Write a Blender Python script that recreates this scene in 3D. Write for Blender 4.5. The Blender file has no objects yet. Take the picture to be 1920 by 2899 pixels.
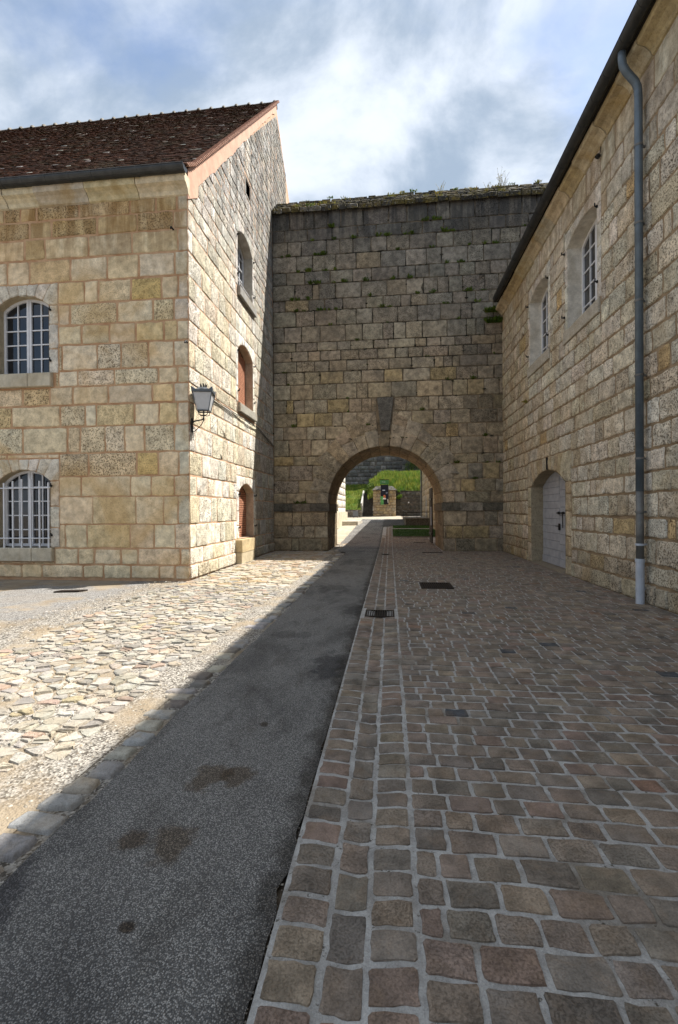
import bpy, bmesh, math, random
from mathutils import Vector, Matrix, noise
R_ = random.Random(7)
rnd, uni = R_.random, R_.uniform
sc = bpy.context.scene
C = sc.collection
rad = math.radians
# ------------------------------------------------------------------ camera
def rot_rows(yaw, pitch, roll):
    c, s = math.cos(yaw), math.sin(yaw)
    A = Matrix(((c, s, 0), (0, 0, -1), (-s, c, 0)))
    cp, sp = math.cos(pitch), math.sin(pitch)
    B = Matrix(((1, 0, 0), (0, cp, sp), (0, -sp, cp)))
    cr, sr = math.cos(roll), math.sin(roll)
    D = Matrix(((cr, sr, 0), (-sr, cr, 0), (0, 0, 1)))
    return D @ B @ A
CR = rot_rows(rad(6.28), rad(-.175), rad(.325))
EYE = Vector((0, 0, 1.6)); FPX = 1310.0
cam_d = bpy.data.cameras.new('camera'); cam = bpy.data.objects.new('camera', cam_d); C.objects.link(cam)
m = Matrix((CR[0], -CR[1], -CR[2])).transposed().to_4x4(); m.translation = EYE
cam.matrix_world = m
cam_d.sensor_fit = 'HORIZONTAL'; cam_d.sensor_width = 36; cam_d.lens = 36 * FPX / 1920
cam_d.clip_start = .05; cam_d.clip_end = 2000
sc.camera = cam
# ------------------------------------------------------------------ light
SUN = Vector((.608, .25, 1)).normalized()
w = bpy.data.worlds.new('World'); sc.world = w; w.use_nodes = True
nt = w.node_tree; nt.nodes.clear()
def N(nt, t, **k):
    n = nt.nodes.new(t)
    for a, b in k.items():
        if a.startswith('i_'):
            n.inputs[int(a[2:]) if a[2:].isdigit() else a[2:]].default_value = b
        else: setattr(n, a, b)
    return n
def L(nt, a, b): nt.links.new(a, b)
sky = N(nt, 'ShaderNodeTexSky', sky_type='NISHITA', sun_disc=False, sun_elevation=math.asin(SUN.z), sun_rotation=math.atan2(SUN.x, SUN.y), altitude=400, dust_density=1.2)
def math_(nt, op, a, b=None, c=None, clamp=False):
    n = nt.nodes.new('ShaderNodeMath'); n.operation = op; n.use_clamp = clamp
    for i, v in enumerate((a, b, c)):
        if v is None: continue
        if isinstance(v, (int, float)): n.inputs[i].default_value = v
        else: nt.links.new(v, n.inputs[i])
    return n.outputs[0]
def mix_(nt, f, a, b, mode='MIX'):
    n = nt.nodes.new('ShaderNodeMix'); n.data_type = 'RGBA'; n.blend_type = mode
    for i, v in ((0, f), (6, a), (7, b)):
        if isinstance(v, (int, float)): n.inputs[i].default_value = v
        elif isinstance(v, (tuple, list)): n.inputs[i].default_value = (*v[:3], 1)
        else: nt.links.new(v, n.inputs[i])
    return n.outputs[2]
def ramp_(nt, x, a, b, lo=0., hi=1.):
    n = nt.nodes.new('ShaderNodeMapRange'); n.interpolation_type = 'SMOOTHSTEP'
    nt.links.new(x, n.inputs[0])
    for i, v in ((1, a), (2, b), (3, lo), (4, hi)): n.inputs[i].default_value = v
    return n.outputs[0]
def noise_(nt, vec, scale, detail=4, rough=.55, dist=0., off=None, stretch=None):
    if stretch or off:
        mp = nt.nodes.new('ShaderNodeMapping')
        if stretch: mp.inputs[3].default_value = stretch
        if off: mp.inputs[1].default_value = off
        nt.links.new(vec, mp.inputs[0]); vec = mp.outputs[0]
    n = nt.nodes.new('ShaderNodeTexNoise'); nt.links.new(vec, n.inputs['Vector'])
    n.inputs['Scale'].default_value = scale; n.inputs['Detail'].default_value = detail
    n.inputs['Roughness'].default_value = rough; n.inputs['Distortion'].default_value = dist
    return n.outputs[0]
tc = N(nt, 'ShaderNodeTexCoord')
sep = N(nt, 'ShaderNodeSeparateXYZ'); L(nt, tc.outputs['Generated'], sep.inputs[0])
zc = math_(nt, 'ADD', math_(nt, 'MAXIMUM', sep.outputs[2], 0.0), .28)
cmb = N(nt, 'ShaderNodeCombineXYZ'); L(nt, math_(nt, 'DIVIDE', sep.outputs[0], zc), cmb.inputs[0]); L(nt, math_(nt, 'DIVIDE', sep.outputs[1], zc), cmb.inputs[1])
n1 = noise_(nt, cmb.outputs[0], 1.7, 9, .54, .3, off=(10.4, 16.1, 19.2))
n2 = noise_(nt, cmb.outputs[0], 2.9, 10, .57, .25, off=(5.8, 15.3, 14.1))
cover = ramp_(nt, n1, .24, .46)
shade = ramp_(nt, n2, .37, .64)
SKY_S = .11
skyc = mix_(nt, 1.0, sky.outputs[0], (SKY_S, SKY_S, SKY_S), 'MULTIPLY')
cloud = mix_(nt, shade, (.20, .25, .315), (.47, .505, .555))
final = mix_(nt, math_(nt, 'MULTIPLY', cover, .95), skyc, cloud)
bg = N(nt, 'ShaderNodeBackground'); bg.inputs[1].default_value = 1.0; L(nt, final, bg.inputs[0])
wo = N(nt, 'ShaderNodeOutputWorld'); L(nt, bg.outputs[0], wo.inputs[0])
sd = bpy.data.lights.new('sun', 'SUN'); sd.energy = 4.7; sd.angle = rad(.55); sd.color = (1, .955, .88)
so = bpy.data.objects.new('sun', sd); C.objects.link(so); so.location = (20, 10, 30)
so.rotation_euler = SUN.to_track_quat('Z', 'Y').to_euler()
sc.view_settings.view_transform = 'Standard'; sc.view_settings.look = 'None'
sc.view_settings.exposure = 1.1; sc.view_settings.gamma = 1; sc.view_settings.use_curve_mapping = False
sc.cycles.max_bounces = 6; sc.cycles.diffuse_bounces = 4; sc.cycles.use_denoising = True
# ------------------------------------------------------------------ helpers
def new_mat(name):
    mt = bpy.data.materials.new(name); mt.use_nodes = True
    t = mt.node_tree; b = t.nodes['Principled BSDF']; b.inputs['Specular IOR Level'].default_value = .25
    return mt, t, b
def bump_(t, b, h, s, d=.01):
    n = t.nodes.new('ShaderNodeBump'); n.inputs['Strength'].default_value = s; n.inputs['Distance'].default_value = d
    L(t, h, n.inputs['Height']); L(t, n.outputs[0], b.inputs['Normal'])
def plain(name, col, rough=.6, metal=0., var=.15, scale=8, bump=.0, spec=.3):
    mt, t, b = new_mat(name)
    g = N(t, 'ShaderNodeNewGeometry').outputs['Position']
    n = noise_(t, g, scale, 6, .6)
    c = mix_(t, 1.0, col, mix_(t, ramp_(t, n, .3, .7), (1 - var,) * 3, (1 + var,) * 3), 'MULTIPLY')
    L(t, c, b.inputs['Base Color']); b.inputs['Roughness'].default_value = rough; b.inputs['Metallic'].default_value = metal
    b.inputs['Specular IOR Level'].default_value = spec
    if bump: bump_(t, b, noise_(t, g, scale * 6, 5, .6), bump, .01)
    return mt
def stone_mat(name, pits=.6, pit_scale=38, stain=None, stain_amt=.5, stain_scale=.9, mott=.35, bump=.55, streak=None, rough=.85, dist=.012, extra=None):
    """base colour comes from each stone's own 'tint'; alpha of the tint says how rough the face was left"""
    mt, t, b = new_mat(name)
    g = N(t, 'ShaderNodeNewGeometry').outputs['Position']
    at = N(t, 'ShaderNodeAttribute', attribute_name='tint'); a = at.outputs['Alpha']
    nm = noise_(t, g, 5.5, 8, .62, .2)
    np_ = noise_(t, g, pit_scale, 5, .62)
    nf = noise_(t, g, 150, 2, .5)
    c = mix_(t, 1.0, at.outputs['Color'], mix_(t, ramp_(t, nm, .25, .75), (1 - mott,) * 3, (1 + mott * .7,) * 3), 'MULTIPLY')
    if stain:
        ns = noise_(t, g, stain_scale, 7, .6, .6, off=(4, 9, 2))
        c = mix_(t, math_(t, 'MULTIPLY', ramp_(t, ns, .46, .68), stain_amt), c, stain)
    if streak:
        col, z0, z1, amt, sc_ = streak
        s = N(t, 'ShaderNodeSeparateXYZ'); L(t, g, s.inputs[0])
        st = noise_(t, g, 1.0, 6, .65, 0, stretch=(sc_, sc_, .35))
        zb = ramp_(t, s.outputs[2], z0, z1)
        c = mix_(t, math_(t, 'MULTIPLY', math_(t, 'MULTIPLY', ramp_(t, st, .40, .58), zb), amt), c, col)
    if extra: c = extra(t, g, c)
    pm = math_(t, 'MULTIPLY', ramp_(t, np_, .50, .40), math_(t, 'MULTIPLY', a, pits), clamp=True)  # paints shade into the pits, as bump alone shows little
    c = mix_(t, pm, c, mix_(t, 1.0, c, (.22, .19, .15), 'MULTIPLY'))
    c = mix_(t, 1.0, c, mix_(t, ramp_(t, nf, .25, .75), (.86,) * 3, (1.12,) * 3), 'MULTIPLY')
    L(t, c, b.inputs['Base Color']); b.inputs['Roughness'].default_value = rough
    h = math_(t, 'ADD', math_(t, 'MULTIPLY', ramp_(t, np_, .3, .55), math_(t, 'ADD', a, .25)), math_(t, 'MULTIPLY', nf, .12))
    h = math_(t, 'ADD', h, math_(t, 'MULTIPLY', nm, .6))
    bump_(t, b, h, bump, dist)
    return mt
def obj(name, verts, faces, mat, parent=None, smooth=False, tint=None, **props):
    me = bpy.data.meshes.new(name); me.from_pydata([tuple(v) for v in verts], [], faces)
    if mat: me.materials.append(mat)
    if smooth: me.polygons.foreach_set('use_smooth', [True] * len(me.polygons))
    if tint is not None:
        at = me.color_attributes.new('tint', 'FLOAT_COLOR', 'POINT')
        if isinstance(tint[0], (int, float)): fl = list(tint) * len(verts)
        else: fl = [x for q in tint for x in q]
        at.data.foreach_set('color', fl)
    me.update()
    o = bpy.data.objects.new(name, me); C.objects.link(o)
    if parent: o.parent = parent
    for k, v in props.items(): o[k] = v
    return o
def empty(name, loc, label, cat, group=None):
    o = bpy.data.objects.new(name, None); C.objects.link(o); o.location = loc; o.empty_display_size = .3
    o['label'] = label; o['category'] = cat
    if group: o['group'] = group
    bpy.context.view_layer.update()
    return o
def keep(o, parent):                       # parent without moving world-space meshes
    o.parent = parent; o.matrix_parent_inverse = parent.matrix_world.inverted()
    return o
class MB:
    """collects shapes into one mesh"""
    def __init__(s): s.v, s.f, s.t = [], [], []
    def add(s, v, f, tint=None):
        k = len(s.v); s.v += [Vector(p) for p in v]; s.f += [tuple(i + k for i in q) for q in f]
        if tint is not None: s.t += [tint] * len(v)
    def box(s, c, d, rz=0, tint=None):
        x, y, z = (q / 2 for q in d); ca, sa = math.cos(rz), math.sin(rz)
        v = []
        for dz in (-z, z):
            for a, b in ((-x, -y), (x, -y), (x, y), (-x, y)): v.append((c[0] + a * ca - b * sa, c[1] + a * sa + b * ca, c[2] + dz))
        s.add(v, [(3, 2, 1, 0), (4, 5, 6, 7), (0, 1, 5, 4), (1, 2, 6, 5), (2, 3, 7, 6), (3, 0, 4, 7)], tint)
    def hexa(s, b4, t4, tint=None):
        s.add(list(b4) + list(t4), [(3, 2, 1, 0), (4, 5, 6, 7), (0, 1, 5, 4), (1, 2, 6, 5), (2, 3, 7, 6), (3, 0, 4, 7)], tint)
    def tube(s, pts, r, n=8, caps=True):
        pts = [Vector(p) for p in pts]; rs = r if isinstance(r, (list, tuple)) else [r] * len(pts)
        v = []; f = []
        ref = None
        for i, p in enumerate(pts):
            d = (pts[min(i + 1, len(pts) - 1)] - pts[max(i - 1, 0)]).normalized()
            if ref is None: ref = Vector((1, 0, 0)) if abs(d.x) < .9 else Vector((0, 1, 0))
            a = (ref - d * ref.dot(d)).normalized(); bb = d.cross(a); ref = a
            for k in range(n):
                an = 2 * math.pi * k / n; v.append(p + (a * math.cos(an) + bb * math.sin(an)) * rs[i])
        for i in range(len(pts) - 1):
            for k in range(n): f.append((i * n + k, i * n + (k + 1) % n, (i + 1) * n + (k + 1) % n, (i + 1) * n + k))
        if caps: f.append(tuple(range(n))[::-1]); f.append(tuple((len(pts) - 1) * n + k for k in range(n)))
        s.add(v, f)
    def prism(s, poly, M, w0, w1):
        n = len(poly)
        v = [M(u, q, w0) for u, q in poly] + [M(u, q, w1) for u, q in poly]
        f = [tuple(range(n))[::-1], tuple(range(n, 2 * n))] + [(i, (i + 1) % n, n + (i + 1) % n, n + i) for i in range(n)]
        s.add(v, f)
    def build(s, name, mat, parent=None, smooth=False, fix=True, world=True, **p):
        o = obj(name, s.v, s.f, mat, None, smooth, s.t if s.t else None, **p)
        if fix:
            bm = bmesh.new(); bm.from_mesh(o.data); bmesh.ops.recalc_face_normals(bm, faces=bm.faces); bm.to_mesh(o.data); bm.free()
        if parent: keep(o, parent)
        return o
def area(p): return .5 * sum(p[i][0] * p[(i + 1) % len(p)][1] - p[(i + 1) % len(p)][0] * p[i][1] for i in range(len(p)))
def cent(p): return (sum(q[0] for q in p) / len(p), sum(q[1] for q in p) / len(p))
def clip_half(poly, nx, ny, d):            # keep nx*u+ny*v<=d
    out = []
    for i in range(len(poly)):
        a, b = poly[i], poly[(i + 1) % len(poly)]
        da, db = nx * a[0] + ny * a[1] - d, nx * b[0] + ny * b[1] - d
        if da <= 0: out.append(a)
        if (da < 0 < db) or (db < 0 < da):
            t = da / (da - db); out.append((a[0] + (b[0] - a[0]) * t, a[1] + (b[1] - a[1]) * t))
    return out
def clip_convex(poly, cl):
    if area(cl) < 0: cl = cl[::-1]
    for i in range(len(cl)):
        a, b = cl[i], cl[(i + 1) % len(cl)]
        nx, ny = b[1] - a[1], -(b[0] - a[0])
        poly = clip_half(poly, nx, ny, nx * a[0] + ny * a[1])
        if len(poly) < 3: return []
    return poly
def project(p):
    c = CR @ (Vector(p) - EYE)
    if c.z < .2: return None
    return (960 + FPX * c.x / c.z, 1449.5 + FPX * c.y / c.z, c.z)
class Stones:
    """pieces of one wall or pavement: the 300 that show largest become objects, the rest one 'stuff' part"""
    def __init__(s): s.items = []
    def put(s, poly, M, tint, front=0., b=.014, drop=.035, jit=.006, seg=.22, gap=.008, wob=.003, hi=True, dome=0., cc=2.2):
        if len(poly) < 3: return
        if area(poly) < 0: poly = poly[::-1]
        us = [p[0] for p in poly]; vs = [p[1] for p in poly]
        hx, hy = (max(us) - min(us)) / 2, (max(vs) - min(vs)) / 2
        if min(hx, hy) < gap + .012: return
        c = cent(poly); jit = min(jit, min(hx, hy) * .1)
        def ins(p, d): return (c[0] + (p[0] - c[0]) * max(.1, 1 - d / hx), c[1] + (p[1] - c[1]) * max(.1, 1 - d / hy))
        pts = []
        n = len(poly)
        for i in range(n):
            a, q = ins(poly[i], gap), ins(poly[(i + 1) % n], gap)
            le = math.hypot(q[0] - a[0], q[1] - a[1]); k = max(1, min(5, round(le / seg)))
            if le < 1e-4: continue
            cut = min(.5 * le / max(1, k), jit * cc)
            for j in range(k):
                t = j / k if j else (cut / le) * uni(.3, 1)
                pts.append((a[0] + (q[0] - a[0]) * t + uni(-jit, jit), a[1] + (q[1] - a[1]) * t + uni(-jit, jit)))
            pts.append((a[0] + (q[0] - a[0]) * (1 - cut / le * uni(.3, 1)) + uni(-jit, jit) * .6, a[1] + (q[1] - a[1]) * (1 - cut / le * uni(.3, 1)) + uni(-jit, jit) * .6))
        n = len(pts)
        if n < 3: return
        v = [M(p[0], p[1], front - drop) for p in pts]
        kb = min(b, hx * .4, hy * .4)
        r2 = [ins(p, kb * uni(.7, 1.2)) for p in pts]
        v += [M(p[0], p[1], front - (.25 * b if hi else 0) + uni(-wob, wob)) for p in r2]
        rings = 2
        if hi:
            r3 = [ins(p, min(kb * 2.6, hx * .6, hy * .6)) for p in pts]
            v += [M(p[0], p[1], front + dome * .6 + uni(-wob, wob)) for p in r3]; rings = 3
        v.append(M(c[0], c[1], front + dome + uni(-wob, wob)))
        f = []
        for r in range(rings - 1):
            for i in range(n): f.append((r * n + i, r * n + (i + 1) % n, (r + 1) * n + (i + 1) % n, (r + 1) * n + i))
        for i in range(n): f.append(((rings - 1) * n + i, (rings - 1) * n + (i + 1) % n, rings * n))
        v = [Vector(q) for q in v]
        e1, e2 = v[(rings - 1) * n] - v[-1], v[(rings - 1) * n + 1] - v[-1]
        nrm = M(c[0], c[1], 1.) ; nrm = Vector(nrm) - Vector(M(c[0], c[1], 0.))
        if e1.cross(e2).dot(nrm) < 0: f = [q[::-1] for q in f]
        ctr = v[-1]
        pr = project(ctr)
        score = 0
        if pr and -60 < pr[0] < 1980 and -60 < pr[1] < 2960:
            view = (EYE - ctr); dist = view.length
            score = abs(area(poly)) * max(.02, abs(view.normalized().dot(nrm.normalized()))) / dist ** 2
        s.items.append((score, v, f, tint, ctr))
    def emit(s, name, mat, parent, limit=300, smooth=True, rest_name=None):
        s.items.sort(key=lambda q: -q[0])
        inv = parent.matrix_world.inverted()
        for score, v, f, tint, ctr in s.items[:limit]:
            if score <= 0: break
            o = obj(name, [q - ctr for q in v], f, mat, None, smooth, tint)
            o.parent = parent; o.matrix_parent_inverse = inv; o.location = ctr
        rest = [q for i, q in enumerate(s.items) if i >= limit or q[0] <= 0]
        if rest:
            mb = MB()
            for score, v, f, tint, ctr in rest: mb.add(v, f, tint)
            o = obj(rest_name or name + 's', mb.v, mb.f, mat, None, smooth, mb.t, kind='stuff'); keep(o, parent)
def rect(u0, u1, v0, v1): return [(u0, v0), (u1, v0), (u1, v1), (u0, v1)]
def subtract(rs, z):
    out = []
    for (a, b, c, d) in rs:
        if b <= z[0] or a >= z[1] or d <= z[2] or c >= z[3]: out.append((a, b, c, d)); continue
        if z[0] - a > .07: out.append((a, z[0], c, d))
        if b - z[1] > .07: out.append((z[1], b, c, d))
        m0, m1 = max(a, z[0]), min(b, z[1])
        if d - z[3] > .06: out.append((m0, m1, z[3], d))
        if z[2] - c > .06: out.append((m0, m1, c, z[2]))
    return out
def courses(zs, u0, u1, wmin, wmax, endw=None):
    """blocks laid in courses; joints kept off the joints below"""
    prev = []; out = []
    for k in range(len(zs) - 1):
        h = zs[k + 1] - zs[k]; u = u0; js = []
        if endw: ew = endw[k % 2] * uni(.9, 1.1)
        else: ew = 0
        while u < u1 - ew - .02:
            best = None
            for _ in range(5):
                wd = uni(wmin, wmax) * (1 if rnd() > .18 else .55)
                e = u + wd
                if e > u1 - ew - wmin * .6: e = u1 - ew
                gap = min([abs(e - p) for p in prev] + [9])
                if best is None or gap > best[0]: best = (gap, e)
                if gap > .12: break
            e = best[1]; out.append((u, e, zs[k], zs[k + 1], k, False)); u = e; js.append(e)
        if ew: out.append((u1 - ew, u1, zs[k], zs[k + 1], k, True))
        prev = js
    return out
def arch_pts(u0, u1, spring, rise, n=12):
    a = (u1 - u0) / 2; cu = (u0 + u1) / 2
    Rr = (a * a + rise * rise) / (2 * rise); cv = spring + rise - Rr; th = math.asin(min(1, a / Rr))
    return [(cu + Rr * math.sin(th - 2 * th * i / n), cv + Rr * math.cos(th - 2 * th * i / n)) for i in range(n + 1)], (cu, cv)
def arch_poly(u0, u1, v0, spring, rise, n=12):
    return [(u0, v0), (u1, v0)] + arch_pts(u0, u1, spring, rise, n)[0]
def surround(u0, u1, v0, spring, rise, jw, top, nv=7):
    """dressed jambs and voussoirs; returns polygons and the rectangle they fill"""
    polys = []
    for s in (0, 1):
        z = v0
        while z < spring - .05:
            h = uni(.38, .62)
            if spring - z - h < .25: h = spring - z
            a, b = (u0 - jw, u0) if s == 0 else (u1, u1 + jw)
            polys.append(rect(a, b, z, z + h)); z += h
    pts, c = arch_pts(u0, u1, spring, rise, nv)
    box = rect(u0 - jw, u1 + jw, spring, spring + rise + top)
    for i in range(nv):
        p, q = pts[i], pts[i + 1]
        fp = (c[0] + (p[0] - c[0]) * 6, c[1] + (p[1] - c[1]) * 6); fq = (c[0] + (q[0] - c[0]) * 6, c[1] + (q[1] - c[1]) * 6)
        if i == 0: fp = (p[0] + 3, p[1]); poly = [p, fp, (p[0] + 3, fq[1] + 3), fq, q]
        elif i == nv - 1: fq = (q[0] - 3, q[1]); poly = [p, fp, (q[0] - 3, fp[1] + 3), fq, q]
        else: poly = [p, fp, fq, q]
        poly = clip_convex(poly, box)
        if len(poly) > 2: polys.append(poly)
    return polys, (u0 - jw, u1 + jw, v0, spring + rise + top)
def wall_sheet(name, outline, holes, M, mat, parent, w=-.012, recess=.3, rmat=None):
    bm = bmesh.new()
    for lp in [outline] + holes:
        vs = [bm.verts.new(M(p[0], p[1], w)) for p in lp]
        for i in range(len(vs)): bm.edges.new((vs[i], vs[(i + 1) % len(vs)]))
    bmesh.ops.triangle_fill(bm, use_beauty=True, edges=bm.edges[:])
    me = bpy.data.meshes.new(name); bm.to_mesh(me); bm.free(); me.materials.append(mat)
    at = me.color_attributes.new('tint', 'FLOAT_COLOR', 'POINT')
    o = bpy.data.objects.new(name, me); C.objects.link(o)
    if parent: keep(o, parent)
    return o
def reveal(poly, M, depth, mat, parent, tint, name='window_reveal', w=-.0):
    mb = MB(); n = len(poly)
    v = [M(p[0], p[1], w) for p in poly] + [M(p[0], p[1], -depth) for p in poly]
    mb.add(v, [(i, (i + 1) % n, n + (i + 1) % n, n + i) for i in range(n)], tint)
    o = mb.build(name, mat, parent, fix=False)
    return o
def vary(c, v=.12, a=None, hue=.04):
    k = 1 + uni(-v, v)
    return (max(0, c[0] * k * (1 + uni(-hue, hue))), c[1] * k, max(0, c[2] * k * (1 + uni(-hue, hue))), uni(.2, 1) if a is None else a)
def pick(*cw):
    x = rnd() * sum(w_ for _, w_ in cw)
    for c, w_ in cw:
        x -= w_
        if x <= 0: return c
    return cw[-1][0]
def lerp3(a, b, t): return tuple(a[i] + (b[i] - a[i]) * t for i in range(3))
def sst(x, a, b): t = max(0, min(1, (x - a) / (b - a))); return t * t * (3 - 2 * t)
# wall frames
FY, GX, RX, AY = 10.4, -4.66, 4.3, 18.3
MF = lambda u, v, w=0: (u, FY - w, v)
MG = lambda u, v, w=0: (GX + w, u, v)
MR = lambda u, v, w=0: (RX - w, u, v)
MA = lambda u, v, w=0: (u, AY - w, v)
def gz(y): return max(0., .047 * (y - 23))
# ------------------------------------------------------------------ materials
m_fac = stone_mat('facade_limestone', .95, 34, (.52, .325, .115), .55, .62, .36, .7, ((.24, .135, .045), 6.6, 8.9, .75, 2.4))
m_gab = stone_mat('gable_limestone', 1.0, 34, (.50, .40, .24), .3, .9, .42, .9, ((.15, .14, .125), 7.5, 12.5, .75, 3.0), dist=.016)
m_ram = stone_mat('rampart_limestone', .85, 30, (.12, .108, .09), .40, .5, .5, .8, ((.045, .045, .045), 11.6, 13.3, .85, 3.5))
m_rig = stone_mat('barracks_limestone', 1.0, 38, (.34, .215, .08), .35, .8, .42, .85, ((.20, .13, .06), 7.0, 9.2, .45, 4))
m_far = stone_mat('far_limestone', .6, 14, (.05, .05, .045), .5, .5, .4, .4)
m_dress = stone_mat('dressed_limestone', .35, 30, (.30, .24, .15), .4, 1.6, .22, .35)
m_corn = stone_mat('cornice_limestone', .35, 30, (.34, .23, .08), .6, 1.3, .3, .35)
def lichen(t, g, c):
    n = noise_(t, g, 7, 7, .65, .4, off=(1, 3, 7))
    c = mix_(t, ramp_(t, n, .50, .62, 0, .9), c, (.14, .11, .03))
    return mix_(t, ramp_(t, noise_(t, g, 17, 5, .6), .60, .68, 0, .8), c, (.30, .29, .26))
m_cap = stone_mat('mossy_cap_stone', .6, 24, (.02, .02, .016), .6, 2.2, .5, .9, extra=lichen)
def cob_extra(t, g, c):
    n = noise_(t, g, 2.2, 6, .6, .3)
    c = mix_(t, ramp_(t, n, .5, .72, 0, .35), c, (.10, .085, .07))
    return c
m_cob = stone_mat('sandstone_sett', .35, 95, (.25, .175, .115), .36, 7, .48, .7, rough=.8, dist=.006, extra=cob_extra)
m_rub = stone_mat('rubble_limestone', .4, 40, (.46, .35, .22), .35, 3, .22, .6, dist=.008)
def mortar_mat(name, c0, c1, scale=14, bump=.5):
    mt, t, b = new_mat(name); g = N(t, 'ShaderNodeNewGeometry').outputs['Position']
    a = noise_(t, g, scale, 7, .65); f = noise_(t, g, 110, 3, .6)
    c = mix_(t, ramp_(t, a, .3, .7), c0, c1); c = mix_(t, 1.0, c, mix_(t, f, (.7,) * 3, (1.3,) * 3), 'MULTIPLY')
    L(t, c, b.inputs['Base Color']); b.inputs['Roughness'].default_value = .95
    bump_(t, b, math_(t, 'ADD', a, math_(t, 'MULTIPLY', f, .5)), bump, .012)
    return mt
mo_fac = mortar_mat('pink_lime_mortar', (.36, .20, .105), (.52, .35, .215), 2.5)
mo_gab = mortar_mat('gable_mortar', (.42, .26, .16), (.58, .40, .28), 5)
mo_ram = mortar_mat('dark_joint', (.014, .013, .011), (.10, .075, .05), 3)
def ram_joint():
    mt, t, b = new_mat('rampart_joint'); g = N(t, 'ShaderNodeNewGeometry').outputs['Position']
    s_ = N(t, 'ShaderNodeSeparateXYZ'); L(t, g, s_.inputs[0]); a = noise_(t, g, 2.5, 7, .65)
    k = ramp_(t, math_(t, 'ADD', s_.outputs[2], math_(t, 'MULTIPLY', a, 5)), 6.5, 10.5)      # old open joints above, repointed below
    c = mix_(t, k, mix_(t, ramp_(t, a, .38, .6), (.10, .08, .055), (.30, .225, .145)), mix_(t, ramp_(t, a, .36, .62), (.016, .016, .013), (.13, .105, .075)))
    L(t, c, b.inputs['Base Color']); b.inputs['Roughness'].default_value = .95; bump_(t, b, noise_(t, g, 40, 5), .6, .015)
    return mt
mo_rampart = ram_joint()
mo_rig = mortar_mat('brown_mortar', (.17, .12, .072), (.31, .23, .145), 3)
def cob_joint():
    mt, t, b = new_mat('cement_joint'); g = N(t, 'ShaderNodeNewGeometry').outputs['Position']
    a = noise_(t, g, 9, 8, .7); f = noise_(t, g, 140, 3, .65); d = noise_(t, g, 1.6, 6, .6, .4)
    c = mix_(t, ramp_(t, a, .3, .7), (.26, .25, .235), (.45, .44, .42))
    c = mix_(t, ramp_(t, d, .50, .66, 0, .75), c, (.15, .12, .085))
    c = mix_(t, ramp_(t, noise_(t, g, 24, 5, .7), .60, .68, 0, .9), c, (.055, .045, .032))
    c = mix_(t, 1.0, c, mix_(t, f, (.55,) * 3, (1.45,) * 3), 'MULTIPLY')
    L(t, c, b.inputs['Base Color']); b.inputs['Roughness'].default_value = .95
    bump_(t, b, math_(t, 'ADD', a, math_(t, 'MULTIPLY', f, .6)), .7, .012)
    return mt
mo_cob = cob_joint()
mo_brick = mortar_mat('brick_joint', (.10, .05, .035), (.16, .09, .06), 6)
mo_far = mortar_mat('far_mortar', (.05, .045, .04), (.14, .12, .1), 3)
m_white = plain('white_paint', (.62, .63, .66), .5, var=.06)
m_pane = plain('window_glass', (.012, .014, .018), .06, var=.3, scale=3, spec=.6)
m_iron = plain('black_iron', (.012, .012, .013), .5, .3)
m_zinc = plain('dark_zinc', (.055, .058, .06), .42, .6, .2, 5)
m_pipe = plain('blue_grey_zinc', (.105, .135, .165), .42, .25, .18, 4)
m_pipe2 = plain('weathered_zinc', (.13, .13, .125), .5, .2, .35, 3)
m_pipe3 = plain('pale_pvc', (.38, .41, .46), .5, 0, .1, 6)
m_door = plain('grey_blue_paint', (.31, .32, .35), .55, var=.12, scale=5, bump=.15)
m_brick = plain('red_brick', (.40, .185, .11), .85, var=.25, scale=18, bump=.3)
m_plast = plain('pink_render', (.56, .34, .245), .9, var=.14, scale=3, bump=.25)
m_frost = plain('frosted_glass', (.50, .51, .53), .35, var=.05)
m_lant = plain('grey_lantern_paint', (.10, .115, .13), .4, .2)
m_board = plain('grey_board', (.16, .18, .21), .5)
m_board2 = plain('door_shadow_gap', (.03, .03, .035), .8)
m_black = plain('dark_interior', (.006, .006, .006), .9)
# ------------------------------------------------------------------ ground (structure)
def ground_extra():
    mt, t, b = new_mat('gravel_dirt'); g = N(t, 'ShaderNodeNewGeometry').outputs['Position']
    s = N(t, 'ShaderNodeSeparateXYZ'); L(t, g, s.inputs[0])
    vo = N(t, 'ShaderNodeTexVoronoi'); L(t, g, vo.inputs['Vector']); vo.inputs['Scale'].default_value = 70
    pv = ramp_(t, vo.outputs['Color'], .1, .9)
    dirt = mix_(t, ramp_(t, noise_(t, g, 1.4, 6, .6), .35, .65), (.215, .165, .108), (.31, .255, .185))
    grav = mix_(t, pv, (.065, .055, .044), (.40, .37, .325))
    n = noise_(t, g, .9, 6, .6, .4, off=(3, 2, 0))
    c = mix_(t, ramp_(t, n, .36, .54), dirt, grav)
    grey = mix_(t, pv, (.09, .088, .085), (.30, .29, .28))         # old grey surfacing by the house
    k = math_(t, 'ADD', s.outputs[0], math_(t, 'MULTIPLY', n, 1.6))
    c = mix_(t, ramp_(t, k, -4.3, -4.9, 0, .8), c, mix_(t, ramp_(t, noise_(t, g, .5, 4), .45, .55), grey, dirt))
    L(t, c, b.inputs['Base Color']); b.inputs['Roughness'].default_value = .95
    bump_(t, b, math_(t, 'ADD', vo.outputs['Distance'], noise_(t, g, 40, 4)), .6, .012)
    return mt
m_ground = ground_extra()
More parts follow.
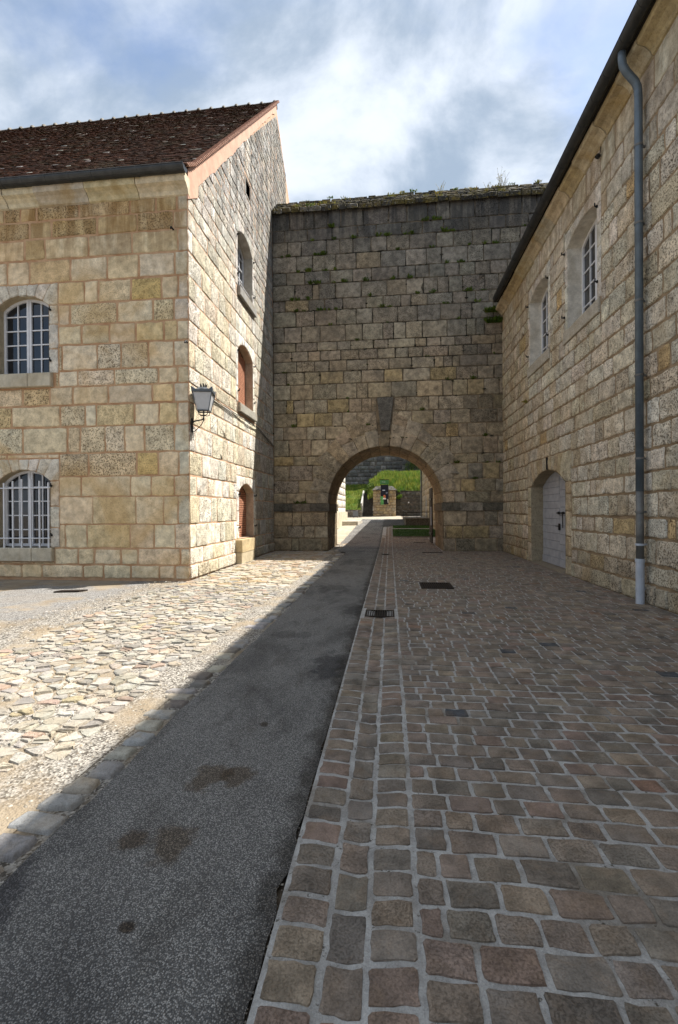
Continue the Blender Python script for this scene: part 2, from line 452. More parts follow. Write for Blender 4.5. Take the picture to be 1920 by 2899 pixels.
def sheet(name, x0, x1, ys, z, mat, nx=1, **p):
    v = []; f = []
    for y in ys:
        for i in range(nx + 1): v.append((x0 + (x1 - x0) * i / nx, y, z + gz(y)))
    for j in range(len(ys) - 1):
        for i in range(nx): a = j * (nx + 1) + i; f.append((a, a + 1, a + nx + 2, a + nx + 1))
    return obj(name, v, f, mat, **p)
YS = [-300, -20, 0, 10, 18, 23, 30, 45, 47, 300, 1200]
ground = sheet('ground', -900, 900, YS, -.05, m_ground, kind='structure')
STAINS = [(-1.10, 2.70, .13, .15, (.5, .38, .26), .75), (-.93, 2.72, .10, .13, (.5, .38, .26), .75), (-1.06, 2.12, .14, .15, (.5, .38, .26), .75), (-1.26, 2.13, .09, .09, (.42, .3, .2), .8), (-.62, 4.75, .22, .5, (.32, .33, .36), .85), (-.55, 7.4, .25, .5, (.35, .36, .38), .7),
          (-1.15, 9.6, .4, .5, (.45, .45, .46), .7), (-1.65, 1.72, .16, .28, (.38, .38, .42), .8), (-1.02, 1.68, .035, .035, (.2, .14, .09), .9), (-.95, 3.4, .04, .05, (.25, .2, .15), .9), (-1.3, 5.9, .3, .2, (.45, .45, .47), .6)]
def asphalt():
    mt, t, b = new_mat('chip_seal_asphalt'); g = N(t, 'ShaderNodeNewGeometry').outputs['Position']
    vo = N(t, 'ShaderNodeTexVoronoi'); L(t, g, vo.inputs['Vector']); vo.inputs['Scale'].default_value = 160; vo.inputs['Randomness'].default_value = 1
    sp = N(t, 'ShaderNodeSeparateColor'); L(t, vo.outputs['Color'], sp.inputs[0])
    chip = mix_(t, ramp_(t, sp.outputs[0], .15, .95), (.125, .120, .113), (.38, .365, .34))
    chip = mix_(t, ramp_(t, vo.outputs['Distance'], .3, .7), chip, (.08, .078, .075))
    big = noise_(t, g, .9, 6, .62, .5, stretch=(1.3, .75, 1))
    c = mix_(t, ramp_(t, big, .46, .66, 0, .62), chip, mix_(t, 1.0, chip, (.34, .34, .36), 'MULTIPLY'))
    c = mix_(t, ramp_(t, noise_(t, g, 3.2, 7, .68, .4, stretch=(1.6, .6, 1)), .50, .66, 0, .45), c, mix_(t, 1.0, c, (.4, .38, .36), 'MULTIPLY'))
    se = N(t, 'ShaderNodeSeparateXYZ'); L(t, g, se.inputs[0])
    en = math_(t, 'MULTIPLY', math_(t, 'SUBTRACT', noise_(t, g, 7, 6, .65), .5), .34)
    c = mix_(t, ramp_(t, math_(t, 'ADD', se.outputs[0], en), -.60, -.47, 0, .8), c, mix_(t, 1.0, c, (.25, .23, .21), 'MULTIPLY'))
    wv = noise_(t, g, 6, 6, .65)
    def spot(px, py, rx, ry, col, amt, c):
        s_ = N(t, 'ShaderNodeSeparateXYZ'); L(t, g, s_.inputs[0])
        dx = math_(t, 'DIVIDE', math_(t, 'SUBTRACT', s_.outputs[0], px), rx); dy = math_(t, 'DIVIDE', math_(t, 'SUBTRACT', s_.outputs[1], py), ry)
        d = math_(t, 'ADD', math_(t, 'SQRT', math_(t, 'ADD', math_(t, 'MULTIPLY', dx, dx), math_(t, 'MULTIPLY', dy, dy))), math_(t, 'MULTIPLY', math_(t, 'SUBTRACT', wv, .5), 2.4))
        return mix_(t, ramp_(t, d, 1.05, .55, 0, amt), c, mix_(t, 1.0, c, col, 'MULTIPLY'))
    for sp_ in STAINS: c = spot(*sp_, c)
    c = mix_(t, 1.0, c, mix_(t, noise_(t, g, .35, 3), (.85,) * 3, (1.25,) * 3), 'MULTIPLY')
    L(t, c, b.inputs['Base Color']); b.inputs['Roughness'].default_value = .7
    bump_(t, b, math_(t, 'MULTIPLY', math_(t, 'SUBTRACT', 1, vo.outputs['Distance']), math_(t, 'ADD', sp.outputs[1], .4)), .7, .006)
    return mt
m_asph = asphalt()
def strip(name, edges, z, mat, **p):               # edges: list of (y, xl, xr)
    v = []; f = []
    for y, a, b in edges: v += [(a, y, z + gz(y)), (b, y, z + gz(y))]
    for j in range(len(edges) - 1): f.append((2 * j, 2 * j + 1, 2 * j + 3, 2 * j + 2))
    return obj(name, v, f, mat, **p)
ed = []
y = -6.
while y < 41:
    wl = .05 * noise.noise((y * 1.3, 0, 0)) + .03 * noise.noise((y * 4, 3, 0)); wr = .022 * noise.noise((y * 5, 9, 0)) + .018 * noise.noise((y * 17, 2, 0)) - .012
    xl = -1.68 + wl
    if y > 17.5: xl = -1.68 - .75 * sst(y, 17.5, 19) + wl
    xr = -.452 + wr
    if y > 33: xr += 1.6 * sst(y, 33, 34.5)
    ed.append((y, xl, xr)); y += .12
strip('asphalt_path', ed, -.008, m_asph, kind='structure')
strip('path_bed', [(y, -1.9 if y < 17 else -2.6, -.40) for y in (-6, 0, 10, 17, 22, 23, 40)], -.03, mo_ram, kind='structure')
# sloping court beyond the arch: pale dusty paving
m_court = mortar_mat('dusty_court', (.30, .255, .19), (.42, .38, .31), 2.2, .3)
sheet('court_paving', -14, -1.7, [22.2, 23, 30, 40, 46], -.02, m_court, kind='structure')
sheet('court_edge', -1.7, 1.05, [38.8, 40, 46], -.014, m_court, kind='structure')
# ------------------------------------------------------------------ cobbled pavement
pave = sheet('cobbled_pavement', .10, RX + .4, [-6, -2, 0, 2, 5, 9, 14, 18, 22, 23, 25.6], -.0045, mo_cob, kind='structure')
CHY = [-6, 0, 4, 9, 14, 18, 22, 23, 26, 32.4]; CHX = [-.455, -.35, -.24, -.16, -.08, .03, .101]
pave2 = obj('cobbled_gutter', [(x, y, -.0035 + gz(y) - .022 * max(0, 1 - abs(x + .16) / .19)) for y in CHY for x in CHX],
            [(j * 7 + i, j * 7 + i + 1, j * 7 + i + 8, j * 7 + i + 7) for j in range(len(CHY) - 1) for i in range(6)], mo_cob, kind='structure')
S = Stones()
MGd = lambda u, v, w=0: (u, v, w + gz(v))
def chan(u): return -.022 * max(0, 1 - abs(u + .16) / .19)
MCh = lambda u, v, w=0: (u, v, w + gz(v) + chan(u))
COB = [((.232, .185, .146), 5), ((.220, .186, .152), 5), ((.240, .177, .142), 2.2), ((.188, .162, .137), 2.2), ((.268, .216, .162), 1.8), ((.27, .17, .12), .18), ((.08, .086, .094), .14)]
GR1, GR2 = (.62, 1.30, 9.55, 10.30), (-.40, .07, 6.98, 7.45)
def hit(u0, u1, v0, v1, g): return u1 > g[0] and u0 < g[1] and v1 > g[2] and v0 < g[3]
def sett(u0, u1, v0, v1, M=MGd):
    for g in (GR1, GR2):
        if hit(u0, u1, v0, v1, g):
            for r_ in subtract([(u0, u1, v0, v1)], g): sett(*r_, M)
            return
    near = v0 < 4.2
    t = vary(pick(*COB), .13, uni(.2, .9), .035)
    sk = uni(-.008, .008)
    S.put([(u0, v0 + sk), (u1, v0 - sk), (u1, v1 + uni(-.006, .006)), (u0, v1 + uni(-.006, .006))], M, t, front=uni(-.0015, .0045), b=.006, drop=.028, jit=.0048 if near else .0045,
          seg=.05 if near else .10, gap=uni(.005, .0095), wob=.0018, hi=near, dome=.001, cc=2.6)
y = .75
while y < 25.4:
    p = uni(.135, .155); sett(-.447, -.250 + uni(-.008, .008), y, y + p, MCh); y += p
y = .7
while y < 32:
    p = uni(.16, .22); sett(-.246, -.096 + uni(-.008, .008), y, y + p, MCh); y += p
y = .78
while y < 32:
    p = uni(.135, .155); sett(-.091, .097 + uni(-.006, .006), y, y + p, MCh); y += p
y = .7
row = 0
while y < 25.4:
    p = uni(.138, .162); u = .100 + uni(0, .008)
    x1 = RX - .01 if y < AY else 2.02
    first = True
    while u < x1:
        wd = uni(.15, .245) * (.6 if rnd() < .07 else 1)
        if first: wd *= uni(.5, 1); first = False
        e = min(u + wd, x1)
        if x1 - e < .06: e = x1
        if not (y > 21.6 and u > 2.0): sett(u, e, y + .012 * math.sin(u * 1.1 + y), y + p + .012 * math.sin(u * 1.1 + y))
        u = e
    y += p; row += 1
S.emit('cobblestone', m_cob, pave, smooth=False)
# kerb row of pale setts along the left edge of the asphalt
kerb = strip('kerb_row', [(y, -2.0, -1.66) for y in (-3, 5, 12, 17.4)], -.026, m_ground, kind='structure')
S = Stones(); y = .9
while y < 17.3:
    p = uni(.10, .19); wd = uni(.16, .30); x1 = -1.70 + uni(-.04, .03)
    if rnd() < .9 and not 5.6 < y < 6.1:
        S.put([(x1 - wd, y + uni(-.02, .02)), (x1 - uni(0, .03), y + uni(-.015, .015)), (x1, y + p), (x1 - wd * uni(.8, 1), y + p + uni(-.02, .02))], MGd,
              vary(pick(((.30, .29, .28), 3), ((.42, .38, .31), 2), ((.18, .16, .14), 1)), .15, .4), front=uni(-.004, .006), jit=.012, seg=.07, gap=.006, b=.012, dome=.003)
    y += p + uni(.02, .07)
S.emit('edge_sett', m_rub, kerb)
# rubble paving of split limestone on the sunny side
rub = sheet('rubble_pavement', -4.66, -1.9, [-4, 0, 5, 9.5], -.018, m_ground, kind='structure')
rub2 = sheet('flagged_pavement', -4.64, -1.9, [9.5, 12, AY - .05], -.018, m_ground, kind='structure')
def voronoi(x0, x1, y0, y1, sx, sy, jitter=.34):
    nx, ny = int((x1 - x0) / sx), int((y1 - y0) / sy)
    P = {(i, j): (x0 + (i + .5 + uni(-jitter, jitter)) * sx, y0 + (j + .5 + (i % 2) * .4 + uni(-jitter, jitter)) * sy) for i in range(-2, nx + 2) for j in range(-2, ny + 2)}
    for i in range(nx):
        for j in range(ny):
            c = P[i, j]; poly = rect(c[0] - 2 * sx, c[0] + 2 * sx, c[1] - 2 * sy, c[1] + 2 * sy)
            for a in range(-2, 3):
                for b in range(-2, 3):
                    if (a or b) and (i + a, j + b) in P:
                        q = P[i + a, j + b]; nxn, nyn = q[0] - c[0], q[1] - c[1]
                        poly = clip_half(poly, nxn, nyn, nxn * (q[0] + c[0]) / 2 + nyn * (q[1] + c[1]) / 2)
                        if len(poly) < 3: break
                if len(poly) < 3: break
            if len(poly) >= 3: yield c, poly
def shards(poly, k):
    """split a flag into near-parallel shards, as frost does"""
    if k == 0 or abs(area(poly)) < .008: return [poly]
    an = uni(-.5, .5) + (math.pi / 2 if rnd() < .35 else 0); c = cent(poly)
    nx, ny = math.sin(an), math.cos(an); d = nx * c[0] + ny * c[1] + uni(-.02, .02)
    a, b = clip_half(poly, nx, ny, d), clip_half(poly, -nx, -ny, -d)
    return [q for s_ in (a, b) if len(s_) > 2 for q in shards(s_, k - 1)]
RUB = [((.365, .34, .295), 6), ((.325, .29, .235), 4), ((.33, .25, .20), 1), ((.34, .285, .185), .6), ((.25, .23, .205), 2)]
def rubble(x0, x1, y0, y1, sx, sy, keepf, split, st, mats=RUB, big=.0):
    for c, poly in voronoi(x0, x1, y0, y1, sx, sy):
        if noise.noise((c[0] * .9, c[1] * .7, 3.3)) + uni(-.25, .25) > keepf(c): continue
        base = pick(*mats)
        for q in shards(poly, pick((0, 3), (1, 3), (2, 3), (3, 1.5)) if rnd() < split else 0):
            st.put(q, MGd, vary(base, .14, uni(.1, .6)), front=uni(-.013, .005), b=.012, drop=.04, jit=.011, seg=.07, gap=uni(.003, .011), wob=.004, hi=c[1] < 5, dome=.0)
S = Stones()
rubble(-4.8, -2.02, 1.7, 9.6, .165, .115, lambda c: .56 - (.45 if c[0] > -2.3 and c[1] > 4.2 else 0) - .6 * sst(-c[1], -3.4, -2.0) - .4 * sst(-c[0], 4.4, 4.8), .25, S)
rubble(-3.9, -2.05, .9, 2.4, .25, .18, lambda c: -.02, .3, S)
S.emit('paving_stone', m_rub, rub, smooth=False)
S = Stones()
FL = [((.38, .33, .255), 5), ((.36, .27, .195), 2.2), ((.39, .36, .31), 3), ((.34, .26, .155), 1)]
rubble(-4.6, -1.92, 9.5, 18.2, .27, .16, lambda c: .55, .45, S, FL)
S.emit('flagstone', m_rub, rub2, smooth=False)
# inside the passage, left of the asphalt
lf = sheet('passage_paving', -2.46, -1.9, [AY - .05, 22.2], -.018, m_ground, kind='structure')
S = Stones(); rubble(-2.46, -2.0, 18.2, 22.2, .2, .16, lambda c: .6, .2, S, FL); S.emit('flagstone', m_rub, lf)
# loose gravel
mb = MB(); OCT = [(1, 0, 0), (-1, 0, 0), (0, 1, 0), (0, -1, 0), (0, 0, .7)]; OF = [(0, 2, 4), (2, 1, 4), (1, 3, 4), (3, 0, 4)]
def pebble(x, y, z, s, t):
    a = uni(0, 6.28); ca, sa = math.cos(a), math.sin(a); e = uni(.6, 1)
    mb.add([(x + (p[0] * ca - p[1] * sa * e) * s, y + (p[0] * sa + p[1] * ca * e) * s, z + p[2] * s * uni(.7, 1)) for p in OCT], OF, t)
for _ in range(9000):
    yy = .8 + 9.5 * rnd() ** 1.8; xx = uni(-5.6, -1.95)
    if noise.noise((xx * .9, yy * .7, 3.3)) < -.25 and rnd() < .6: continue
    pebble(xx, yy, -.020, uni(.006, .017) * (1 + .05 * yy), vary(pick(((.42, .39, .345), 3), ((.28, .24, .185), 3), ((.13, .115, .095), 3)), .2, .3))
for _ in range(900):
    yy = .8 + 7 * rnd() ** 1.5; pebble(-.47 + uni(-.03, .025), yy, -.014, uni(.003, .008), vary(pick(((.30, .27, .22), 4), ((.10, .085, .07), 4), ((.4, .08, .03), .25)), .2, .3))
for _ in range(500):
    yy = .9 + 4 * rnd(); pebble(-.25 + uni(-.02, .02) + (.16 if rnd() < .5 else 0), yy, -.022, uni(.002, .005), vary(pick(((.35, .32, .27), 4), ((.05, .045, .04), 4)), .2, .3))
obj('gravel', mb.v, mb.f, m_rub, None, False, mb.t, kind='stuff', label='loose pale gravel scattered between the split paving stones', category='gravel')
# ------------------------------------------------------------------ rampart with the arch
AC, AR, SP = -.20, 2.26, 1.88            # arch centre, radius, springing
ram = empty('rampart_wall', (0, AY, 0), 'tall weathered grey stone rampart pierced by the round archway, mossy stone cap', 'rampart')
x0, x1, top = GX - .0, 13.0, 13.6
arc = [(AC + AR * math.cos(math.pi * i / 24), SP + AR * math.sin(math.pi * i / 24)) for i in range(25)]
outl = [(x0, -.3), (AC - AR, -.3)] + arc[::-1] + [(AC + AR, -.3), (x1, -.3), (x1, top), (x0, top)]
core = MB(); core.prism(outl, MA, -3.2, -.015); core = core.build('rampart_core', mo_rampart, ram)
S = Stones()
ZR = [0, .5, .99, 1.57, 1.89, 2.31, 2.80, 3.41, 3.78, 4.44, 4.96, 5.5, 6.04, 6.65, 7.15, 7.58, 7.98, 8.33, 8.98, 9.59, 10.04, 10.66, 11.16, 11.8, 12.38, 12.86, 13.58]
def ram_tint(u, z):
    k = sst(z + 1.2 * noise.noise((u * .5, z * .5, 1)), 5.0, 11.0)
    warm = pick(((.42, .335, .22), 4), ((.46, .385, .27), 3), ((.38, .32, .235), 2), ((.44, .33, .17), .6))
    cold = pick(((.225, .204, .166), 4), ((.26, .232, .186), 3), ((.185, .17, .147), 2), ((.28, .226, .155), .8))
    c = lerp3(warm, cold, k * .95)
    dk = sst(u, 2.0, 3.6) * (1 - sst(z, 9, 12)) * (.35 + .4 * rnd())          # damp stain below the gutter end
    c = lerp3(c, (.085, .08, .068), dk * .75)
    if z > 12.4: c = lerp3(c, (.075, .073, .07), .6)
    if z < .5: c = lerp3(c, (.14, .115, .075), .45)
    return vary(c, .12)
BLK = []
for (a, b, c, d, k, q) in courses(ZR, GX, RX + 2.6, .50, 1.05):
    if a > RX + 2.6: continue
    rs = [(a, b, c, d)]
    if d <= SP + .02:
        ex = .03 if abs(c - 1.57) > .02 else .0
        rs = subtract(rs, (AC - AR, AC + AR, -1, d + 1))
    else:
        rr = AR + .22
        if c - SP < rr: h = math.sqrt(rr * rr - max(0, c - SP) ** 2); rs = subtract(rs, (AC - h, AC + h, c - 1, d + 1))
    rs = [r for q_ in rs for r in subtract([q_], (-.50, .18, 4.6, 6.04))]
    for (p0, p1, p2, p3) in rs:
        if abs(p2 - 1.57) < .02 and abs(p3 - 1.89) < .02: continue
        BLK.append((p0, p1, p2, p3))
        S.put(rect(p0, p1, p2, p3), MA, ram_tint((p0 + p1) / 2, (p2 + p3) / 2), front=uni(-.012, .012), b=.014, drop=.06, jit=.013, seg=.2, gap=uni(.004, .012), wob=.005)
# voussoirs stand slightly proud of the coursed blocks
nv = 17
lens = [.55, .62, .8, .95, .9, 1.1, 1.15, 1.35, .6]
for i in range(nv):
    a0, a1 = math.pi * i / nv, math.pi * (i + 1) / nv
    j = min(i, nv - 1 - i)
    if i == nv // 2: continue
    ro = AR + lens[j] * uni(.92, 1.08)
    mid = (a0 + a1) / 2
    def P(r, a): return (AC + r * math.cos(a), SP + r * math.sin(a))
    cut = AR + (ro - AR) * uni(.45, .6) if j >= 5 else None
    segs = [(AR, cut), (cut, ro)] if cut else [(AR, ro)]
    for (ra, rb) in segs:
        # squared outer end
        A0, A1, B0, B1 = P(ra, a0), P(ra, a1), P(rb * uni(.96, 1.05), a0), P(rb * uni(.96, 1.05), a1)
        zz = (A0[1] + B1[1]) / 2
        S.put([A0, B0, B1, A1], MA, vary(pick(((.42, .335, .225), 3), ((.38, .315, .23), 2)), .10, uni(.2, .7)), front=.010 + uni(0, .006), b=.012, drop=.06, jit=.008, seg=.25, gap=.004, wob=.002)
# plain key below the projecting keystone
S.put([(-.36, 4.10), (-.03, 4.10), (.045, 4.72), (-.40, 4.72)], MA, (.25, .2, .13, .3), front=.03, b=.012, drop=.06, gap=.004)
# passage: barrel vault and jambs
def MV(u, v, w=0): r = AR - w; return (AC + r * math.cos(u / AR), AY + v, SP + r * math.sin(u / AR))
for i in range(nv):
    for (d0, d1) in ((.02, .8), (.8, 1.7), (1.7, 2.5), (2.5, 3.15)):
        u0, u1 = math.pi * AR * i / nv, math.pi * AR * (i + 1) / nv
        S.put(rect(u0, u1, d0, d1), MV, vary((.34, .255, .15), .2, .5), front=.012 + (.05 if i == nv // 2 and d0 < .1 else 0) + uni(0, .006), b=.012, drop=.03, jit=.006, gap=.006, seg=.3)
for sgn, ux in ((1, AC - AR), (-1, AC + AR)):
    MJ = lambda u, v, w=0, s_=sgn, x_=ux: (x_ + s_ * w, AY + u, v)
    for (a, b, c, d, k, q) in courses([0, .5, .99, 1.57], .0, 3.15, .6, 1.1):
        S.put(rect(a, b, c, d), MJ, vary((.24, .185, .115), .2), front=uni(0, .008), b=.014, drop=.03, jit=.01, gap=.006)
S.emit('block', m_ram, ram)
# impost bands
for (a, b, s_) in ((GX + .0, AC - AR, 1), (AC + AR, RX, -1)):
    cuts = [a, a + (b - a) * uni(.28, .36), a + (b - a) * uni(.62, .72), b]
    for i in range(3):
        q = Stones(); mb = MB(); g = .006
        e1 = cuts[i + 1] - g + (.06 if s_ == 1 and i == 2 else 0); e0 = cuts[i] + g - (.06 if s_ == -1 and i == 0 else 0)
        dp = 3.1 if (s_ == 1 and i == 2) or (s_ == -1 and i == 0) else .2
        fr = .055
        mb.hexa([(e0, AY - fr, 1.575), (e1, AY - fr, 1.575), (e1, AY + .1, 1.575), (e0, AY + .1, 1.575)], [(e0, AY - fr, 1.885), (e1, AY - fr, 1.885), (e1, AY + .1, 1.885), (e0, AY + .1, 1.885)], vary((.13, .115, .09) if i != 1 else (.25, .215, .165), .1, .6))
        mb.build('impost_stone', m_ram, ram)
for s_, ux in ((1, AC - AR), (-1, AC + AR)):
    mb = MB(); a, b = sorted((ux - s_ * .05, ux + s_ * .055)); mb.box(((a + b) / 2, AY + 1.66, 1.73), (b - a, 3.1, .31), tint=(.17, .135, .09, .5)); mb.build('impost_return', m_ram, ram)
mb = MB(); blks = [q for q in BLK if q[3] > 2.4]
for _ in range(420):
    (p0, p1, p2, p3) = R_.choice(blks)
    if p3 < 7 and rnd() < .6: continue
    x, z = (uni(p0, p1), p2) if rnd() < .6 else (p0, uni(p2, p3))
    s_ = uni(.018, .05); n_ = 7; k = uni(.5, 1.3); col = pick(((.018, .018, .011), 4), ((.035, .045, .012), 2), ((.05, .04, .022), 1))
    rr = [s_ * uni(.6, 1.3) for _k in range(n_)]; ex_ = uni(1, 2.2)
    v = [MA(x + rr[i] * ex_ * math.cos(6.283 * i / n_), z + rr[i] * math.sin(6.283 * i / n_) * .7, -.02) for i in range(n_)] + [MA(x + .6 * rr[i] * ex_ * math.cos(6.283 * i / n_), z + .6 * rr[i] * math.sin(6.283 * i / n_) * .7, s_ * .35) for i in range(n_)] + [MA(x, z, s_ * .5)]
    mb.add(v, [(i, (i + 1) % n_, n_ + (i + 1) % n_, n_ + i) for i in range(n_)] + [(n_ + i, n_ + (i + 1) % n_, 2 * n_) for i in range(n_)], (col[0] * k, col[1] * k, col[2] * k, .5))
o = obj('moss', mb.v, mb.f, m_ram, None, False, mb.t, kind='stuff'); keep(o, ram)
# projecting keystone
mb = MB(); K = [(-.345, 4.73), (.0, 4.73), (.165, 6.02), (-.485, 6.02)]; K2 = [(-.33, 4.76), (-.015, 4.76), (.145, 5.99), (-.465, 5.99)]
v = [MA(*p, -.02) for p in K] + [MA(*p, .085) for p in K] + [MA(*p, .105) for p in K2]
mb.add(v, [(0, 1, 5, 4), (1, 2, 6, 5), (2, 3, 7, 6), (3, 0, 4, 7), (4, 5, 9, 8), (5, 6, 10, 9), (6, 7, 11, 10), (7, 4, 8, 11), (8, 9, 10, 11)], (.15, .14, .122, .7))
mb.build('keystone', m_ram, ram, label='dark projecting keystone above the arch')
# sloping cap of rough slabs
mb = MB(); mb.prism([(GX, 0), (13, 0), (13, .0001 + 1), (GX, 1)], lambda u, v, w=0: (u, AY - .1 + w, 13.57 + v * 0), 0, 1) if False else None
cp = [(AY - .12, 13.55), (AY + .70, 14.35), (AY + 2.4, 14.35), (AY + 3.3, 13.55)]
mb = MB(); mb.prism(cp, lambda u, v, w=0: (w, u, v), GX + .02, 13.0); capo = mb.build('wall_cap', m_cap, ram, tint_dummy=0)
at = capo.data.color_attributes.new('tint', 'FLOAT_COLOR', 'POINT'); at.data.foreach_set('color', [.06, .055, .045, .6] * len(capo.data.vertices))
S = Stones()
sl = math.hypot(.97, .95); nrow = 9
for r in range(nrow - 1):
    u = GX + uni(-.2, 0)
    while u < 8.5:
        wd = uni(.25, .6); t0 = r / nrow
        base = (AY - .17 + .97 * t0, 13.56 + .95 * t0)
        yy, zz = base
        a_, e_ = max(u, GX + .02), u + wd - .02
        if e_ - a_ > .08:
            th = uni(.05, .10)
            lift = uni(-.015, .012)
            def MC(p, q, w_=0, yy=yy, zz=zz, lift=lift): return (p, yy + q * .75 - w_ * .35, zz + lift + q * .55 + w_ * .8)
            tint = vary(pick(((.05, .047, .04), 5), ((.10, .08, .045), 2.5), ((.15, .145, .13), .8), ((.085, .07, .024), 2.5)), .25, .8)
            S.put(rect(a_, e_, uni(-.05, .02), .2), MC, tint, front=th, b=.03, drop=.16, jit=.02, seg=.14, gap=.004, wob=.006, hi=False)
        u += wd
S.emit('cap_slab', m_cap, capo, smooth=False)

# ------------------------------------------------------------------ windows
def make_window(parent, M, u0, u1, v0, spring, rise, rec, cols, rows, mid=True, label=None, fr=.06):
    poly = arch_poly(u0, u1, v0, spring, rise, 12)
    cu, cv = (u0 + u1) / 2, (v0 + spring + rise) / 2
    inner = [(cu + (p[0] - cu) * (1 - fr / (u1 - u0) * 2), v0 + fr + (p[1] - v0) * (1 - 2 * fr / (spring + rise - v0))) for p in poly]
    n = len(poly); mb = MB()
    v = [M(*p, -rec) for p in poly] + [M(*p, -rec + .05) for p in poly] + [M(*p, -rec + .05) for p in inner] + [M(*p, -rec) for p in inner]
    f = []
    for i in range(n):
        j = (i + 1) % n
        f += [(i, j, n + j, n + i), (n + i, n + j, 2 * n + j, 2 * n + i), (2 * n + i, 2 * n + j, 3 * n + j, 3 * n + i)]
    mb.add(v, f)
    if mid:
        for (a, b, pr) in ((cu - .062, cu - .004, .06), (cu + .004, cu + .062, .055)):
            mb.prism(clip_convex(rect(a, b, v0, spring + rise), poly), M, -rec, -rec + pr)
    win = mb.build('window', m_white, parent)
    if label: win['label'] = label
    us = [inner[0][0] + (inner[1][0] - inner[0][0]) * i / cols for i in range(cols + 1)]
    vs = [v0 + fr + (spring + rise - fr - v0 - fr) * i / rows for i in range(rows + 1)]
    for i in range(cols):
        for j in range(rows):
            p = clip_convex(rect(us[i] + .008, us[i + 1] - .008, vs[j] + .008, vs[j + 1] - .008), inner)
            if len(p) > 2 and abs(area(p)) > .002:
                q = MB(); tl = uni(-.006, .006); q.prism(p, lambda a, b, w_=0: M(a, b, w_ + tl * (a - us[i])), -rec + .005, -rec + .012); q.build('pane', m_pane, win)
    for i in range(1, cols):
        if mid and cols % 2 == 0 and i == cols // 2: continue
        p = clip_convex(rect(us[i] - .014, us[i] + .014, v0 + fr * .6, spring + rise), inner)
        q = MB(); q.prism(p, M, -rec + .003, -rec + .042); q.build('muntin', m_white, win)
    for j in range(1, rows):
        p = clip_convex(rect(u0 + fr * .6, u1 - fr * .6, vs[j] - .014, vs[j] + .014), inner)
        if len(p) > 2: q = MB(); q.prism(p, M, -rec + .004, -rec + .038); q.build('muntin', m_white, win)
    return win
def sill(parent, M, u0, u1, v1, h, out, mat, tint, n=1):
    c = [u0] + [u0 + (u1 - u0) * (i + uni(.3, .6)) / n for i in range(1, n)] + [u1] if n > 1 else [u0, u1]
    for i in range(n):
        s_ = MB(); a, b = c[i] + .004, c[i + 1] - .004; bv = .015
        P = [(a, v1 - h), (b, v1 - h), (b, v1), (a, v1)]; Q = [(a + bv, v1 - h + bv), (b - bv, v1 - h + bv), (b - bv, v1 - bv), (a + bv, v1 - bv)]
        v = [M(*p, -.3) for p in P] + [M(*p, out - bv) for p in P] + [M(*p, out) for p in Q]
        s_.add(v, [(0, 1, 5, 4), (1, 2, 6, 5), (2, 3, 7, 6), (3, 0, 4, 7), (4, 5, 9, 8), (5, 6, 10, 9), (6, 7, 11, 10), (7, 4, 8, 11), (8, 9, 10, 11)], tint)
        s_.build('window_sill', mat, parent)
def hook(parent, M, u, v, s_=1):
    mb = MB(); mb.tube([M(u, v, -.03), M(u, v, .05), M(u + .02 * s_, v, .07), M(u + .02 * s_, v - .0, .07), M(u + .02 * s_, v + .06, .07)], .014, 6); mb.box(M(u, v, .02), (.03, .03, .05)); mb.build('shutter_hook', m_iron, parent)

# ------------------------------------------------------------------ left building: facade + gable + roof
lb = empty('stone_building', (-9, 14, 0), 'pale limestone building with steep brown tiled roof and a sunlit gable wall', 'building')
FX0 = -17.0
ZF = [0.0, .33, .73, 1.30, 1.97, 2.45, 3.02, 3.66, 4.18, 4.63, 5.01, 5.63, 6.10, 6.62, 7.15, 7.72, 8.24, 8.67, 9.02]
fw = [(-9.58, -8.20, .74, 2.36, .28), (-9.58, -8.20, 4.97, 6.62, .27)]
S = Stones(); holes = []; zones = []
def fac_tint(u, z, quoin=False):
    if quoin: return vary(pick(((.62, .56, .45), 3), ((.66, .57, .42), 2)), .08, uni(.05, .35))
    c = pick(((.70, .575, .385), 4), ((.74, .635, .46), 4.5), ((.68, .525, .30), 1.4), ((.60, .50, .345), 1.2), ((.68, .50, .22), .35))
    if z > 8.2: c = lerp3(c, (.46, .33, .16), .5)
    if z < 2.45: c = lerp3(c, (.70, .58, .39), .5)
    return vary(c, .07, uni(.05, .3) if (z < 2.4 or rnd() < .6) else uni(.4, .95))
for (u0, u1, v0, sp, ri) in fw:
    ps, zn = surround(u0, u1, v0, sp, ri, .24, .26, 7); zones.append(zn); holes.append(arch_poly(u0, u1, v0, sp, ri))
    zones.append((u0 - .34, u1 + .10, v0 - .34, v0))
    for p in ps: S.put(p, MF, vary(pick(((.68, .63, .54), 2), ((.60, .55, .46), 1)), .08, .3), front=.004, b=.012, jit=.012, seg=.15, gap=.003)
for (a, b, c, d, k, q) in courses(ZF, FX0, GX, .48, 1.3, (.36, .27)):
    rs = [(a, b, c, d)]
    for z_ in zones: rs = [r for q_ in rs for r in subtract([q_], z_)]
    for r in rs:
        low = .33 < r[2] < 2.2
        S.put(rect(*r), MF, fac_tint((r[0] + r[1]) / 2, (r[2] + r[3]) / 2, q), front=(.012 if r[3] < .35 else 0) + uni(-.008, .006), b=.014, drop=.04, jit=.013, seg=.17, gap=.004 if low else uni(.008, .02), wob=.004)
wf = wall_sheet('facade_wall', [(FX0, -.2), (GX, -.2), (GX, 9.5), (FX0, 9.5)], holes, MF, mo_fac, lb, w=-.014)
S.emit('block', m_fac, wf)
